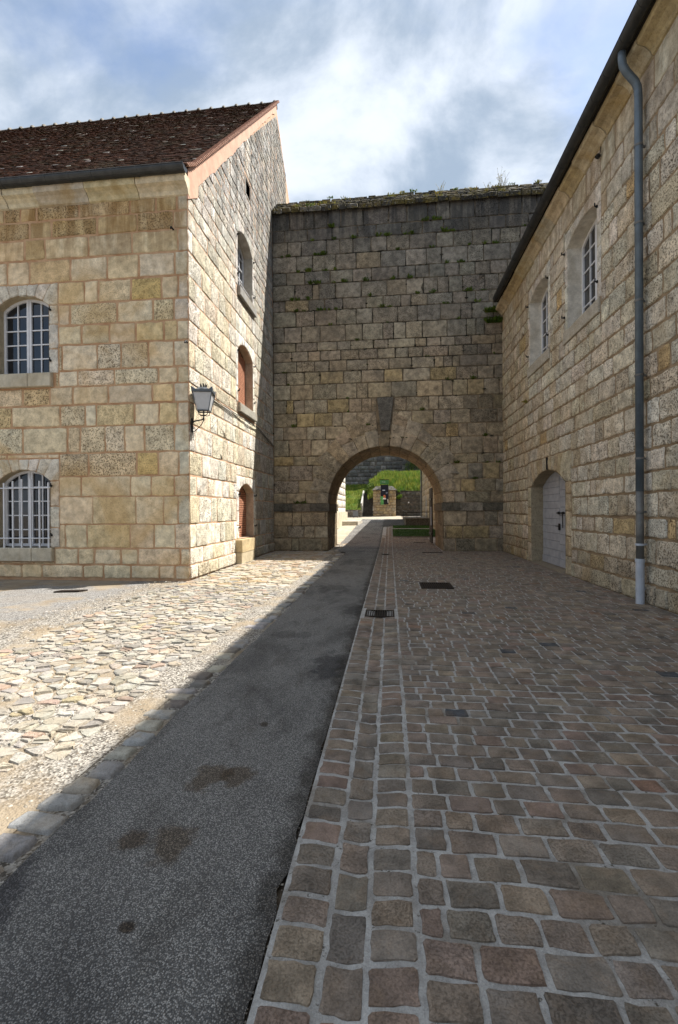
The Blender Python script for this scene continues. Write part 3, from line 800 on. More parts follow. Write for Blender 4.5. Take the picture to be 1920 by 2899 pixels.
for i, (u0, u1, v0, sp, ri) in enumerate(fw):
    reveal(arch_poly(u0, u1, v0, sp, ri), MF, .30, m_dress, lb, (.42, .35, .24, .5))
    make_window(lb, MF, u0, u1, v0 + .02, sp, ri, .26, 4, 5, True, 'lower white arched window behind bars' if i == 0 else 'upper white arched window of the facade')
    sill(lb, MF, u0 - .34, u1 + .10, v0, .33, .10, m_dress, (.50, .45, .35, .3), 2)
    for vv in (v0 + .3, sp - .12): hook(lb, MF, u1 + .05, vv)
gr = MB(); gr.tube([MF(-9.95, 2.19, .06), MF(-8.16, 2.19, .06)], .014, 8); gri = gr.build('window_grille', m_white, lb, label='white iron bars in front of the lower window')
q = MB(); q.tube([MF(-9.95, .97, .06), MF(-8.16, .97, .06)], .014, 8); q.build('bar', m_white, gri)
for i in range(6):
    u = -9.40 + i * .235
    q = MB(); q.box(MF(u, 1.53 + .02 * (2 - abs(i - 2.5)), .06 - .035), (.032, .032, 1.60 + .05 * (2.5 - abs(i - 2.5)))); q.build('bar', m_white, gri)
for u, v in ((-5.03, 8.23), (-4.70, 5.56)):
    q = MB(); q.tube([MF(u, v, -.05), MF(u, v, .10), MF(u, v - .05, .12)], .022, 6); q.build('iron_hook', m_iron, lb)
# facade cornice
cor = MB(); prof = [(-.05, 8.98), (.03, 9.02), (.06, 9.10), (.13, 9.17), (.22, 9.21), (.24, 9.30), (.24, 9.40), (-.05, 9.40)]
cor.prism([(-.06, 9.04), (.01, 9.04), (.05, 9.2), (.18, 9.25), (.18, 9.37), (-.06, 9.37)], lambda a, b, w_=0: (w_, FY - a, b), FX0, GX - .02); cor = cor.build('cornice', mo_fac, lb)
u = FX0
while u < GX - .1:
    e = min(u + uni(.8, 1.35), GX + .03); e = GX + .03 if GX - e < .4 else e
    q = MB(); sh = uni(-.012, .012)
    q.prism([(p[0] + sh, p[1]) for p in prof], lambda a, b, w_=0: (w_, FY - a, b), u + .006, e - .006); q.t = [vary(pick(((.60, .50, .32), 3), ((.46, .42, .35), 1), ((.62, .55, .40), 2)), .1, .3)] * len(q.v); q.build('cornice_stone', m_corn, cor)
    u = e
# facade gutter
def gutter(name, parent, path0, path1, out, r=.085, square=False):
    """half-round channel from path0 to path1; out = outward unit vector"""
    o_ = Vector(out); up = Vector((0, 0, 1)); mb = MB(); a, b = Vector(path0), Vector(path1)
    ang = [math.pi * i / 10 for i in range(11)]
    def ring(p, rr): return [p + o_ * (rr * math.cos(t)) - up * (rr * math.sin(t)) for t in ang]
    def ext(a_, b_, r0, r1, m_):
        v = ring(a_, r0) + ring(b_, r0) + ring(a_, r1) + ring(b_, r1); f = []
        for i in range(10): f += [(i, i + 1, 12 + i, 11 + i), (22 + i, 33 + i, 34 + i, 23 + i)]
        f += [(0, 11, 33, 22), (10, 32, 43, 21)] + [(i, 22 + i, 23 + i, i + 1) for i in range(10)] + [(11 + i, 12 + i, 34 + i, 33 + i) for i in range(10)]
        m_.add(v, f)
    ext(a, b, r, r - .006, mb); mb.tube([a + o_ * r, b + o_ * r], .011, 6)
    for p in (a, b): mb.add(ring(p, r - .003) , [tuple(range(11))])
    g = mb.build(name, m_zinc, parent, smooth=False, fix=False)
    L_ = (b - a).length; n = int(L_ / .55); d = (b - a) / L_
    for i in range(1, n):
        q = MB(); p = a + d * (L_ * i / n + uni(-.03, .03)); ext(p - d * .02, p + d * .02, r + .006, r, q); q.build('gutter_joint', m_zinc, g, fix=False)
    return g
gutter('gutter', lb, (FX0, FY - .30, 9.46), (GX + .07, FY - .30, 9.46), (0, -1, 0), .13)
# gable wall
EV, SL, RY, RZ = 10.28, 1.051, 19.12, 18.66
def rake(y): return 9.50 + SL * (y - EV) if y < RY else RZ - .93 * (y - RY)
YB = 27.6
gout = [(FY, -.2), (YB, -.2), (YB, rake(YB) - .05), (RY, RZ - .03), (FY, rake(FY) - .03)]
gw = [(13.95, 15.50, .74, 2.22, .26), (13.95, 15.50, 4.98, 6.68, .27), (13.98, 15.52, 8.62, 10.28, .27)]
holes = [arch_poly(*g) for g in gw] + [rect(14.9, 15.35, 12.12, 12.58)]
S = Stones(); zones = [(14.75, 15.5, 12.0, 12.7)]
for k, g in enumerate(gw):
    ps, zn = surround(*g, .20, .22, 7); zones.append(zn); zones.append((g[0] - .12, g[1] + .2, g[2] - .3, g[2]))
    for p in ps: S.put(p, MG, vary((.78, .74, .66) if k != 2 else (.64, .61, .56), .08, .35), front=.004, b=.012, jit=.006, seg=.3, gap=.003)
S.put(rect(14.75, 14.9, 12.0, 12.7), MG, (.4, .38, .34, .5)); S.put(rect(15.35, 15.5, 12.0, 12.7), MG, (.4, .38, .34, .5)); S.put(rect(14.9, 15.35, 12.58, 12.7), MG, (.4, .38, .34, .5)); S.put(rect(14.9, 15.35, 12.0, 12.12), MG, (.4, .38, .34, .5))
ZG = ZF[:]; 
while ZG[-1] < 18.7: ZG.append(ZG[-1] + (uni(.28, .42) if ZG[-1] < 12 else uni(.2, .32)))
# plaster band along the rake: ragged lower edge
def band(y): return .62 - .25 * sst(y, 11, 18.5) + .10 * noise.noise((y * 2.1, 0, 5)) + .05 * noise.noise((y * 7, 4, 5))
lim = [(FY, -.2), (20.9, -.2), (20.9, rake(20.9) - .12), (RY, RZ - .42), (FY, rake(FY) - .42)]
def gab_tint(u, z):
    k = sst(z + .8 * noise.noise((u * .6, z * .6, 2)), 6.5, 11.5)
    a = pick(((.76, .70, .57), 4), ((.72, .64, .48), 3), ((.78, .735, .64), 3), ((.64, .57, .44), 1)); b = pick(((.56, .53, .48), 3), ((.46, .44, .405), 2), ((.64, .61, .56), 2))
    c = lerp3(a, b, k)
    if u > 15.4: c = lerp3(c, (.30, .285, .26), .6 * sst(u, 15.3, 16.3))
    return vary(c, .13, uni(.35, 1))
low = [b for b in courses(ZG, FY, 20.9, .32, .80) if b[3] < 9.1]
hiS = [b for b in courses(ZG, FY, 20.9, .22, .50) if b[2] >= 8.99]
for (a, b, c, d, k, q) in low + hiS:
    if a > AY and d < 13.4: continue
    rs = [(a, min(b, AY) if d < 13.4 else b, c, d)]
    for z_ in zones: rs = [r for q_ in rs for r in subtract([q_], z_)]
    for r in rs:
        p = clip_convex(rect(*r), lim)
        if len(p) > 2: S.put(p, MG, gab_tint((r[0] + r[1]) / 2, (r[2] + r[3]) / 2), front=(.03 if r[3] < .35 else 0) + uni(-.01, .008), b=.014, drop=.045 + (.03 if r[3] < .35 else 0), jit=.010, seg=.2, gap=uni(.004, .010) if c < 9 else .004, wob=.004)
wg = wall_sheet('gable_wall', gout, holes, MG, mo_gab, lb, w=-.014)
S.emit('block', m_gab, wg)
# ragged pink render
bl = []; y = FY + .05
while y < RY: bl.append(y); y += .09
poly = [(FY - .02, rake(FY) - .02)] + [(RY, RZ - .02)] + [(yy, rake(yy) - band(yy)) for yy in bl[::-1]]
mb = MB(); n = len(bl)
v = [MG(yy, rake(yy) - .015, .016) for yy in bl] + [MG(yy, rake(yy) - band(yy), .016) for yy in bl] + [MG(yy, rake(yy) - .015, -.02) for yy in bl] + [MG(yy, rake(yy) - band(yy), -.02) for yy in bl]
mb.add(v, [(i, i + 1, n + i + 1, n + i) for i in range(n - 1)] + [(n + i, n + i + 1, 3 * n + i + 1, 3 * n + i) for i in range(n - 1)])
mb.build('rake_render', m_plast, lb)
mb = MB(); mb.prism([(FY - .02, 8.9), (FY + .55, 9.3), (FY + .6, rake(FY + .6)), (FY - .02, rake(FY - .02))], MG, -.02, .018); mb.build('rake_render', m_plast, lb)
# gable openings
for k, g in enumerate(gw):
    reveal(arch_poly(*g), MG, .37 if k == 2 else .29, m_dress, lb, (.44, .40, .34, .5) if k == 2 else (.46, .36, .265, .8))
    if k < 2:
        bi = MB(); bi.prism(arch_poly(*g), MG, -.31, -.275); bi = bi.build('brick_infill', mo_brick, lb, label='red brick filling a blocked gable window')
        bm_ = None; z = g[2] + .01; r = 0; ap = arch_poly(*g)
        while z < g[3] + g[4]:
            u = g[0] - (.11 if r % 2 else 0)
            while u < g[1]:
                p = clip_convex(rect(max(u, g[0]) + .005, min(u + .21, g[1]) - .005, z, z + .056), ap)
                if len(p) == 4 and abs(area(p)) > .001:
                    q = MB(); q.prism(p, MG, -.29, -.258 + uni(-.004, .004)); q.build('brick', m_brick, bi)
                u += .22
            z += .075; r += 1
    else: make_window(lb, MG, *g, .36, 4, 5, True)
    for vv in (g[2] + .35, g[3] - .1): hook(lb, MG, g[0] - .06, vv, -1); hook(lb, MG, g[1] + .08, vv)
sill(lb, MG, 13.93, 15.70, 8.60, .28, .10, m_dress, (.30, .29, .27, .6)); sill(lb, MG, 13.90, 15.72, 4.97, .27, .09, m_dress, (.36, .34, .29, .9))
q = MB(); q.tube([MG(13.98, 8.95, -.1), MG(15.5, 8.95, -.1)], .016, 8); q.build('window_bar', m_white, lb)
mb = MB(); mb.box((GX + .04, 14.28, .53), (.34, 1.33, .38), tint=(.52, .41, .24, .5)); mb.box((GX + .03, 14.27, .165), (.34, 1.36, .33), tint=(.50, .43, .30, .6)); mb.build('window_step', m_dress, lb)
mb = MB(); mb.prism(rect(14.9, 15.35, 12.12, 12.58), MG, -.5, -.3); mb.build('slit_recess', m_black, lb)
mb = MB(); mb.prism([(FY + .02, .0), (YB, .0), (YB, rake(YB) - .1), (RY, RZ - .1), (FY + .02, rake(FY) - .1)], lambda a, b, w_=0: (GX - .55 + w_, a, b), -.02, 0); mb.build('wall_core', m_black, lb)
# roof
roof_o = MB()
ey, ez = FY - .26, 9.47
def rz(y): return max(rake(y), ez + .75 * (y - ey)) if y < RY else rake(y)
prf = [(ey, ez)] + [(yy, rz(yy)) for yy in (10.9, 11.6, 13, 16)] + [(RY, RZ), (YB + .4, rake(YB + .4)), (YB + .4, rake(YB + .4) - .15), (RY, RZ - .2), (11.6, rz(11.6) - .16), (ey + .1, ez - .06)]
roof_o.prism(prf, lambda a, b, w_=0: (w_, a, b - .03), -24, GX - .02)
roof = roof_o.build('roof', plain('roof_felt', (.05, .03, .022), .9), lb)
def tile_mat():
    mt, t, b = new_mat('brown_roof_tile'); g = N(t, 'ShaderNodeNewGeometry').outputs['Position']
    at = N(t, 'ShaderNodeAttribute', attribute_name='tint')
    c = mix_(t, 1.0, at.outputs['Color'], mix_(t, noise_(t, g, 9, 6, .6), (.55,) * 3, (1.4,) * 3), 'MULTIPLY')
    c = mix_(t, ramp_(t, noise_(t, g, 1.1, 5), .5, .7, 0, .5), c, (.035, .03, .016))
    L(t, c, b.inputs['Base Color']); b.inputs['Roughness'].default_value = .85; b.inputs['Specular IOR Level'].default_value = .06
    bump_(t, b, noise_(t, g, 60, 4), .4, .006)
    return mt
m_tile = tile_mat()
S = Stones(); sl = 0.; yy = ey - .02; ex = .118
TC = [((.038, .016, .009), 5), ((.028, .013, .008), 4), ((.052, .022, .012), 2), ((.022, .013, .008), 2), ((.26, .25, .23), .20)]
r = 0; rows_ = []
while yy < RY - .05:
    dz = (rz(yy + .05) - rz(yy)) / .05; c_ = 1 / math.hypot(1, dz); rows_.append((yy, rz(yy), c_, dz * c_)); yy += ex * c_
for r, (yy, zz, cy_, cz_) in enumerate(rows_):
    u = GX + .075 - (.085 if r % 2 else 0)
    xmin = -18.6 if yy > 14 else -12 - (yy - 10) * 1.2
    while u > xmin:
        tw = .165; t0 = uni(.012, .026); l_ = .2; sk = uni(-.006, .006); tl = uni(-.006, .007); li = uni(0, .006)
        def P(a, s_, h): return Vector((u - a, yy + s_ * cy_ - h * cz_, zz + s_ * cz_ + h * cy_))
        v = [P(0, sk, .004 + li), P(tw, -sk, .004 + li), P(tw, -sk, .004 + li + t0 + tl), P(0, sk, .004 + li + t0 - tl * .5), P(tw, l_, t0 * .3 + .004), P(0, l_, t0 * .3 + .004)]
        f = [(0, 1, 2, 3)[::-1], (3, 2, 4, 5)[::-1], (0, 3, 5), (1, 4, 2)]
        ctr = (v[2] + v[3]) / 2; pr = project(ctr); sco = 0
        if pr and -20 < pr[0] < 1940: sco = 1 / pr[2] ** 2
        S.items.append((sco, v, f, (*vary(pick(*TC), .25, 1, .1)[:3], 1), ctr)); u -= tw + .006
S.emit('roof_tile', m_tile, roof, smooth=False)
# verge tiles up the rake (sunlit edges put into a paler clay colour), ridge tiles
m_verge = plain('sunlit_verge_clay', (.36, .21, .155), .8, var=.25, scale=20)
vm = MB(); vm.box((0, 0, 0), (.13, .15, .022)); proto = None
for k in range(0, len(rows_)):
    yy, zz, cy_, cz_ = rows_[k]
    if proto is None:
        proto = vm.build('verge_tile', m_verge, roof); o = proto
    else: o = proto.copy(); C.objects.link(o)
    o.location = (GX + .06, yy + .08 - .03 * cz_, zz + .085 + .012 * cy_); o.rotation_euler = (math.atan2(cz_, cy_) - .5, uni(-.03, .03), uni(-.03, .03))
m_ridge = plain('mortared_ridge', (.19, .175, .15), .85, var=.4, scale=9, bump=.4)
x = GX + .02; proto = None
while x > -19:
    if proto is None:
        mb = MB(); n = 9
        rg = lambda xx, rr: [(xx, rr * math.cos(math.pi * i / (n - 1)), rr * .8 * math.sin(math.pi * i / (n - 1))) for i in range(n)]
        prs = ((0, .13), (-.03, .20), (-.09, .205), (-.16, .15), (-.56, .13))
        for a, b in prs: mb.v += [Vector(p) for p in rg(a, b)]
        for s_ in range(len(prs) - 1): mb.f += [(s_ * n + i, s_ * n + i + 1, (s_ + 1) * n + i + 1, (s_ + 1) * n + i) for i in range(n - 1)]
        mb.f += [tuple(range(n))]
        proto = mb.build('ridge_tile', m_ridge, roof, smooth=False); o = proto
    else: o = proto.copy(); C.objects.link(o)
    o.location = (x, RY, RZ + .0 + uni(-.012, .012)); o.rotation_euler = (uni(-.05, .05), uni(-.02, .02), 0); x -= .55
mb = MB(); mb.hexa([(-14.4, 17.35, 16.72), (-14.05, 17.35, 16.72), (-14.05, 17.75, 17.2), (-14.4, 17.75, 17.2)], [(-14.3, 17.33, 16.95), (-14.15, 17.33, 16.95), (-14.15, 17.8, 17.3), (-14.3, 17.8, 17.3)]); mb.build('roof_vent', m_zinc, roof)

# ------------------------------------------------------------------ right building
rb = empty('barracks_building', (9, 5, 0), 'long shaded limestone building with arched windows, grey door and zinc downpipe', 'building')
RY0, RY1 = -14.0, AY
ZRt = [0.0]
while ZRt[-1] < 8.5: ZRt.append(ZRt[-1] + uni(.33, .50))
ZRt[-1] = 8.98
rw = [(10.15, 11.75, 5.95, 7.90, .20), (13.15, 14.75, 5.98, 7.92, .20)]
dr = (11.95, 14.72, -.1, 2.28, .40)
S = Stones(); zones = []; holes = []
for g in rw:
    ps, zn = surround(*g, .17, .22, 7); zones.append(zn); zones.append((g[0] - .12, g[1] + .25, g[2] - .3, g[2])); holes.append(arch_poly(*g))
    for p in ps: S.put(p, MR, vary((.66, .62, .54), .08, .4), front=.004, b=.012, jit=.008, seg=.2, gap=.003)
ps, zn = surround(dr[0], dr[1], 0, dr[3], dr[4], .36, .36, 13); zones.append(zn); holes.append(arch_poly(dr[0], dr[1], -.15, dr[3], dr[4], 16))
for p in ps: S.put(p, MR, vary(pick(((.52, .45, .33), 2), ((.46, .37, .24), 1)), .12, .6), front=.006, b=.016, jit=.014, seg=.15, gap=.008)
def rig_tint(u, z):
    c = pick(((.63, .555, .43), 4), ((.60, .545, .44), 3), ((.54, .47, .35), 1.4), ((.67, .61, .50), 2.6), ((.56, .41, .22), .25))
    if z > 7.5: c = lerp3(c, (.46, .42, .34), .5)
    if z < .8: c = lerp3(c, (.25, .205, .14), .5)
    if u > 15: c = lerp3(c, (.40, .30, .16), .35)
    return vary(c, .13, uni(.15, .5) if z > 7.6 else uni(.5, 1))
for (a, b, c, d, k, q) in courses(ZRt, RY0, RY1, .34, .82):
    rs = [(a, b, c, d)]
    for z_ in zones: rs = [r for q_ in rs for r in subtract([q_], z_)]
    far = b < 3
    for r in rs:
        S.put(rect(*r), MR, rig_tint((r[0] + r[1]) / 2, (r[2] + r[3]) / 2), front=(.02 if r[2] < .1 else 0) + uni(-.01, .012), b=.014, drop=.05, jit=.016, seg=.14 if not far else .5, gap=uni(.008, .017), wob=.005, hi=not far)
wr = wall_sheet('barracks_wall', [(RY0, -.2), (RY1, -.2), (RY1, 9.3), (RY0, 9.3)], holes, MR, mo_rig, rb, w=-.016)
S.emit('block', m_rig, wr)
for i, g in enumerate(rw):
    reveal(arch_poly(*g), MR, .42, m_dress, rb, (.66, .62, .54, .3))
    make_window(rb, MR, *g, .38, 4, 5, True)
    sill(rb, MR, g[0] - .12, g[1] + .25, g[2], .3, .03, m_dress, (.42, .385, .32, .9))
    for vv in (g[2] + .35, g[3] - .05): hook(rb, MR, g[0] - .05, vv, -1); hook(rb, MR, g[1] + .16, vv)
reveal(arch_poly(dr[0], dr[1], -.15, dr[3], dr[4], 16), MR, .40, m_dress, rb, (.30, .25, .17, .9), 'door_reveal')
# door: two leaves of horizontal boards
dp = arch_poly(dr[0], dr[1], .02, dr[3], dr[4], 16)
mb = MB(); mb.prism(dp, MR, -.41, -.375); door = mb.build('door', m_board2, rb, label='grey painted double door under a stone arch')
mid = 13.32
for (a, b) in ((dr[0], mid - .004), (mid + .004, dr[1])):
    z = .24
    while z < 2.68:
        h = uni(.17, .30); p = clip_convex(rect(a + .004, b - .004, z + .004, min(z + h, 2.7) - .004), dp)
        if len(p) > 2 and abs(area(p)) > .003: q = MB(); q.prism(p, MR, -.38, -.345 + uni(-.005, .004)); q.build('door_board', m_door, door)
        z += h
    q = MB(); q.prism(rect(a + .004, b - .004, .03, .235), MR, -.38, -.325); q.build('kick_board', m_door, door)
q = MB(); q.tube([MR(mid - .5, 1.50, -.31), MR(mid + .12, 1.50, -.31)], .018, 8); q.box(MR(mid - .3, 1.5, -.32), (.05, .05, .07)); q.box(MR(mid, 1.5, -.32), (.05, .05, .07)); q.tube([MR(mid - .32, 1.48, -.30), MR(mid - .38, 1.1, -.29)], .013, 6); q.build('door_bolt', m_iron, door)
q = MB(); q.box(MR(mid - .02, 1.12, -.325), (.03, .10, .18)); q.tube([MR(mid - .02, 1.14, -.32), MR(mid - .02, 1.14, -.27), MR(mid + .12, 1.14, -.27)], .012, 6); q.build('door_handle', m_iron, door)
mb = MB(); mb.box((RX + .17, 13.33, -.03), (.42, 2.75, .09), tint=(.24, .2, .15, .5)); mb.build('door_threshold', m_dress, rb)
q = MB(); q.box(MR(13.25, 2.86, .01), (.04, .04, .34)); q.build('iron_cramp', m_iron, rb)
# cornice of cavetto stones
prof = [(-.05, 8.96), (.02, 8.99), (.05, 9.06), (.13, 9.14), (.24, 9.18), (.26, 9.22), (.26, 9.28), (-.05, 9.28)]
cor = MB(); cor.prism([(-.06, 9.02), (.0, 9.02), (.03, 9.15), (.2, 9.21), (.2, 9.26), (-.06, 9.26)], lambda a, b, w_=0: (RX - a, w_, b), RY0, RY1 - .02); cor = cor.build('cornice', mo_rig, rb)
u = RY0
while u < RY1 - .1:
    e = min(u + uni(.6, 1.15), RY1 - .01); sh = uni(-.012, .012)
    q = MB(); q.prism([(p[0] + sh, p[1]) for p in prof], lambda a, b, w_=0: (RX - a, w_, b), u + .006, e - .006); q.t = [vary(pick(((.44, .37, .25), 3), ((.38, .33, .245), 2), ((.42, .33, .19), 1)), .08, .6)] * len(q.v); q.build('cornice_stone', m_corn, cor); u = e
mb = MB(); mb.prism([(RX - .44, 9.31), (RX - .2, 9.285), (RX + .3, 9.3), (RX + 6, 13.6), (RX + 6, 13.8), (RX - .44, 9.36)], lambda a, b, w_=0: (a, w_, b), RY0, 17.75); mb.build('roof', plain('dark_eaves', (.02, .018, .015), .9), rb)
rg = gutter('gutter', rb, (RX - .39, RY0, 9.36), (RX - .39, 17.55, 9.36), (-1, 0, 0), .115)
px_, py_ = RX - .115, 8.30
dpipe = MB(); dpipe.tube([(px_, py_, 1.9), (px_, py_, 8.55), (px_ - .01, py_, 8.68), (px_ - .06, py_ - .01, 8.78), (px_ - .2, py_ - .03, 8.93), (px_ - .26, py_ - .04, 9.03), (px_ - .275, py_ - .04, 9.14), (px_ - .275, py_ - .04, 9.26)], .062, 14); dpipe = dpipe.build('downpipe', m_pipe, rb, smooth=True, label='blue grey zinc downpipe bent in from the gutter')
q = MB(); q.tube([(px_, py_, .72), (px_, py_, 1.9)], .060, 14); q.build('pipe_section', m_pipe2, dpipe, smooth=True)
q = MB(); q.tube([(px_, py_, -.02), (px_, py_, .70), (px_, py_, .70), (px_, py_, .76)], [.066, .066, .074, .074], 14); q.build('pipe_foot', m_pipe3, dpipe)
for z in (.25, 1.0, 1.55, 2.45, 3.85, 5.1, 6.4, 7.7):
    q = MB(); q.tube([(px_, py_, z - .018), (px_, py_, z + .018)], .071, 14); q.box((px_ + .07, py_ + .03, z), (.12, .03, .03)); q.build('pipe_clip', m_pipe2 if z > 1 else m_pipe3, dpipe)
q = MB(); q.tube([MR(9.93, 8.95, .01), MR(9.93, 8.8, .03)], .008, 5); q.tube([MR(9.93, 8.80, .06), MR(9.93, 8.76, .07), MR(9.93, 8.72, .06)], [.03, .06, .03], 8); q.build('iron_hook', m_iron, rb)
q = MB(); q.prism(rect(RY0, RY1, 0, 9.2), lambda a, b, w_=0: (RX + .5 + w_, a, b), 0, .05); q.build('wall_core', m_black, rb)
# ------------------------------------------------------------------ lantern on the corner
ln = empty('wall_lantern', (-4.38, 10.55, 3.9), 'grey four-sided lantern with frosted panes on a scrolled bracket at the sunlit corner', 'lantern')
lc = Vector((-4.37, 10.55, 0)); ang = rad(12)
def LP(a, b, z): return (lc.x + a * math.cos(ang) - b * math.sin(ang), lc.y + a * math.sin(ang) + b * math.cos(ang), z)
ZB, ZT, hb, ht = 3.97, 4.40, .135, .225
for i in range(4):
    sg = ((-1, -1), (1, -1), (1, 1), (-1, 1)); a, b = sg[i], sg[(i + 1) % 4]; e = .93
    q = MB(); q.hexa([LP(a[0] * hb * e, a[1] * hb * e, ZB + .02), LP(b[0] * hb * e, b[1] * hb * e, ZB + .02), LP(b[0] * hb * (e - .05), b[1] * hb * (e - .05), ZB + .02), LP(a[0] * hb * (e - .05), a[1] * hb * (e - .05), ZB + .02)],
                     [LP(a[0] * ht * e, a[1] * ht * e, ZT - .02), LP(b[0] * ht * e, b[1] * ht * e, ZT - .02), LP(b[0] * ht * (e - .05), b[1] * ht * (e - .05), ZT - .02), LP(a[0] * ht * (e - .05), a[1] * ht * (e - .05), ZT - .02)])
    q.build('lantern_pane', m_frost, ln)
    q = MB(); q.tube([LP(a[0] * hb, a[1] * hb, ZB), LP(a[0] * ht, a[1] * ht, ZT)], .012, 6); q.build('lantern_bar', m_lant, ln)
q = MB()
for (h_, z) in ((hb, ZB), (ht, ZT)):
    for i in range(4): a, b = sg[i], sg[(i + 1) % 4]; q.tube([LP(a[0] * h_, a[1] * h_, z), LP(b[0] * h_, b[1] * h_, z)], .014, 6)
q.build('lantern_frame', m_lant, ln)
# roof with upturned corners and crown
q = MB(); n = 24; ring = []
for k in range(n):
    t = k / n * 4; i = int(t); f_ = t - i; a, b = sg[i], sg[(i + 1) % 4]; p = (a[0] + (b[0] - a[0]) * f_, a[1] + (b[1] - a[1]) * f_)
    ring.append((p, .055 * (abs(f_ - .5) * 2) ** 2 + .02 * math.cos((f_ - .5) * 12)))
v = [LP(p[0] * (ht + .012), p[1] * (ht + .012), ZT - .015) for p, h_ in ring] + [LP(p[0] * (ht + .02), p[1] * (ht + .02), ZT + .035 + h_) for p, h_ in ring] + [LP(p[0] * ht * .75, p[1] * ht * .75, ZT + .045) for p, h_ in ring] + [LP(p[0] * .07, p[1] * .07, ZT + .13) for p, h_ in ring] + [LP(0, 0, ZT + .14)]
f = [(r_ * n + k, r_ * n + (k + 1) % n, (r_ + 1) * n + (k + 1) % n, (r_ + 1) * n + k) for r_ in range(3) for k in range(n)] + [(3 * n + k, 3 * n + (k + 1) % n, 4 * n) for k in range(n)]
q.add(v, f); q.build('lantern_roof', m_lant, ln, fix=False)
q = MB()
for k in range(8):
    a = 2 * math.pi * k / 8; q.tube([LP(.05 * math.cos(a), .05 * math.sin(a), ZT + .12), LP(.075 * math.cos(a), .075 * math.sin(a), ZT + .17), LP(.085 * math.cos(a), .085 * math.sin(a), ZT + .215)], [.012, .012, .006], 5)
q.tube([LP(0, 0, ZT + .12), LP(0, 0, ZT + .23)], [.02, .008], 6); q.build('crown', m_iron, ln)
q = MB()
for a, b in sg: q.tube([LP(a * hb * .8, b * hb * .8, ZB), LP(a * hb * .8, b * hb * .8, ZB - .08), LP(a * .05, b * .05, ZB - .10), LP(0, 0, ZB - .10)], .009, 5)
q.tube([LP(0, 0, ZB + .02), LP(0, 0, ZB - .22)], .016, 6); q.build('lantern_cradle', m_iron, ln)
bw = Vector((GX + .01, 10.50, 3.70))
q = MB(); q.tube([Vector(LP(0, 0, ZB - .15)), Vector(LP(-.03, -.01, ZB - .2)), bw + Vector((.1, .01, .04)), bw], .017, 7)
q.tube([Vector(LP(0, 0, ZB - .2)), Vector(LP(-.05, -.01, ZB - .32)), bw + Vector((.09, .01, -.19)), bw + Vector((.03, .01, -.22)), bw + Vector((.02, .01, -.14)), bw + Vector((.07, .01, -.12))], .011, 6)
q.box(bw + Vector((.012, 0, -.06)), (.025, .05, .32)); q.tube([bw + Vector((.03, 0, -.2)), bw + Vector((.05, .0, -.3)), bw + Vector((.03, .02, -.42))], .006, 5); q.build('bracket', m_iron, ln)
for k, dz in enumerate((0, .05)):
    q = MB(); pts = [Vector(LP(.05, .1, ZB + .2)) if False else Vector((GX + .03, 10.62, 4.62 - dz * 3))]
    for yy in (11.2, 11.8, 12.4, 12.9, 13.4, 13.8): pts.append(Vector((GX + .035, yy, 4.60 - .05 * (yy - 10.6) / 3 + .012 * math.sin(yy * 5 + k) - dz)))
    for yy in (14.2, 14.9, 15.5, 16.2, 17.0, 17.8, 18.2): pts.append(Vector((GX + .035 + (.03 if 13.8 < yy < 15.8 else 0), yy, 4.545 + .012 * math.sin(yy * 4 + k) - dz - .15 * max(0, yy - 16))))
    o = MB(); o.tube(pts, .011, 5); o.build('cable', m_iron, None, label=('upper' if k == 0 else 'lower') + ' of two black cables running from the lantern along the gable', category='cable', group='cables on the gable')

# ------------------------------------------------------------------ drains
def grate(x0, x1, y0, y1, label, along='x', z=.001, nb=12):
    g = empty('drain_grate', ((x0 + x1) / 2, (y0 + y1) / 2, z + gz((y0 + y1) / 2)), label, 'drain', 'drain grates in the paving')
    zz = z + gz((y0 + y1) / 2); fr = MB(); t_ = .03
    fr.box(((x0 + x1) / 2, y0 + t_ / 2, zz), (x1 - x0, t_, .03)); fr.box(((x0 + x1) / 2, y1 - t_ / 2, zz), (x1 - x0, t_, .03)); fr.box((x0 + t_ / 2, (y0 + y1) / 2, zz + .001), (t_, y1 - y0 - .002, .03)); fr.box((x1 - t_ / 2, (y0 + y1) / 2, zz + .001), (t_, y1 - y0 - .002, .03))
    fr.build('grate_frame', m_rust, g)
    b = MB(); b.box(((x0 + x1) / 2, (y0 + y1) / 2, zz - .007), (x1 - x0 - .05, y1 - y0 - .05, .004)); b.build('grate_pit', m_black, g)
    for i in range(nb):
        u = x0 + t_ + (x1 - x0 - 2 * t_) * (i + .5) / nb
        q = MB(); q.box((u, (y0 + y1) / 2, zz + .002), ((x1 - x0) / nb * .42, y1 - y0 - .06, .016)); q.build('grate_bar', m_rust, g)
m_rust = plain('rusty_iron', (.028, .020, .015), .7, .3, .5, 20)
grate(.63, 1.29, 9.56, 10.29, 'wide dark iron grate set into the cobbles short of the arch', nb=14)
grate(-.39, .06, 6.99, 7.44, 'small iron grate in the cobbled gutter beside the asphalt', z=-.010, nb=11)
grate(-.32, -.02, 16.85, 17.05, 'narrow drain across the gutter just before the arch', z=-.010, nb=8)
grate(1.2, 1.95, 17.55, 17.75, 'slot drain at the foot of the right arch pier', nb=10)
grate(1.15, 1.75, 22.9, 23.1, 'slot drain beyond the passage near the lawn', nb=10)
mh = MB(); mh.add([(-6.85, 8.76, -.05), (-6.36, 8.86, -.05), (-6.3, 9.05, -.05), (-6.8, 8.95, -.05), (-6.85, 8.76, -.02), (-6.36, 8.86, -.015), (-6.3, 9.05, -.02), (-6.8, 8.95, -.02)], [(3, 2, 1, 0), (4, 5, 6, 7), (0, 1, 5, 4), (1, 2, 6, 5), (2, 3, 7, 6), (3, 0, 4, 7)])  # thin dark plate lying flat on the gravel
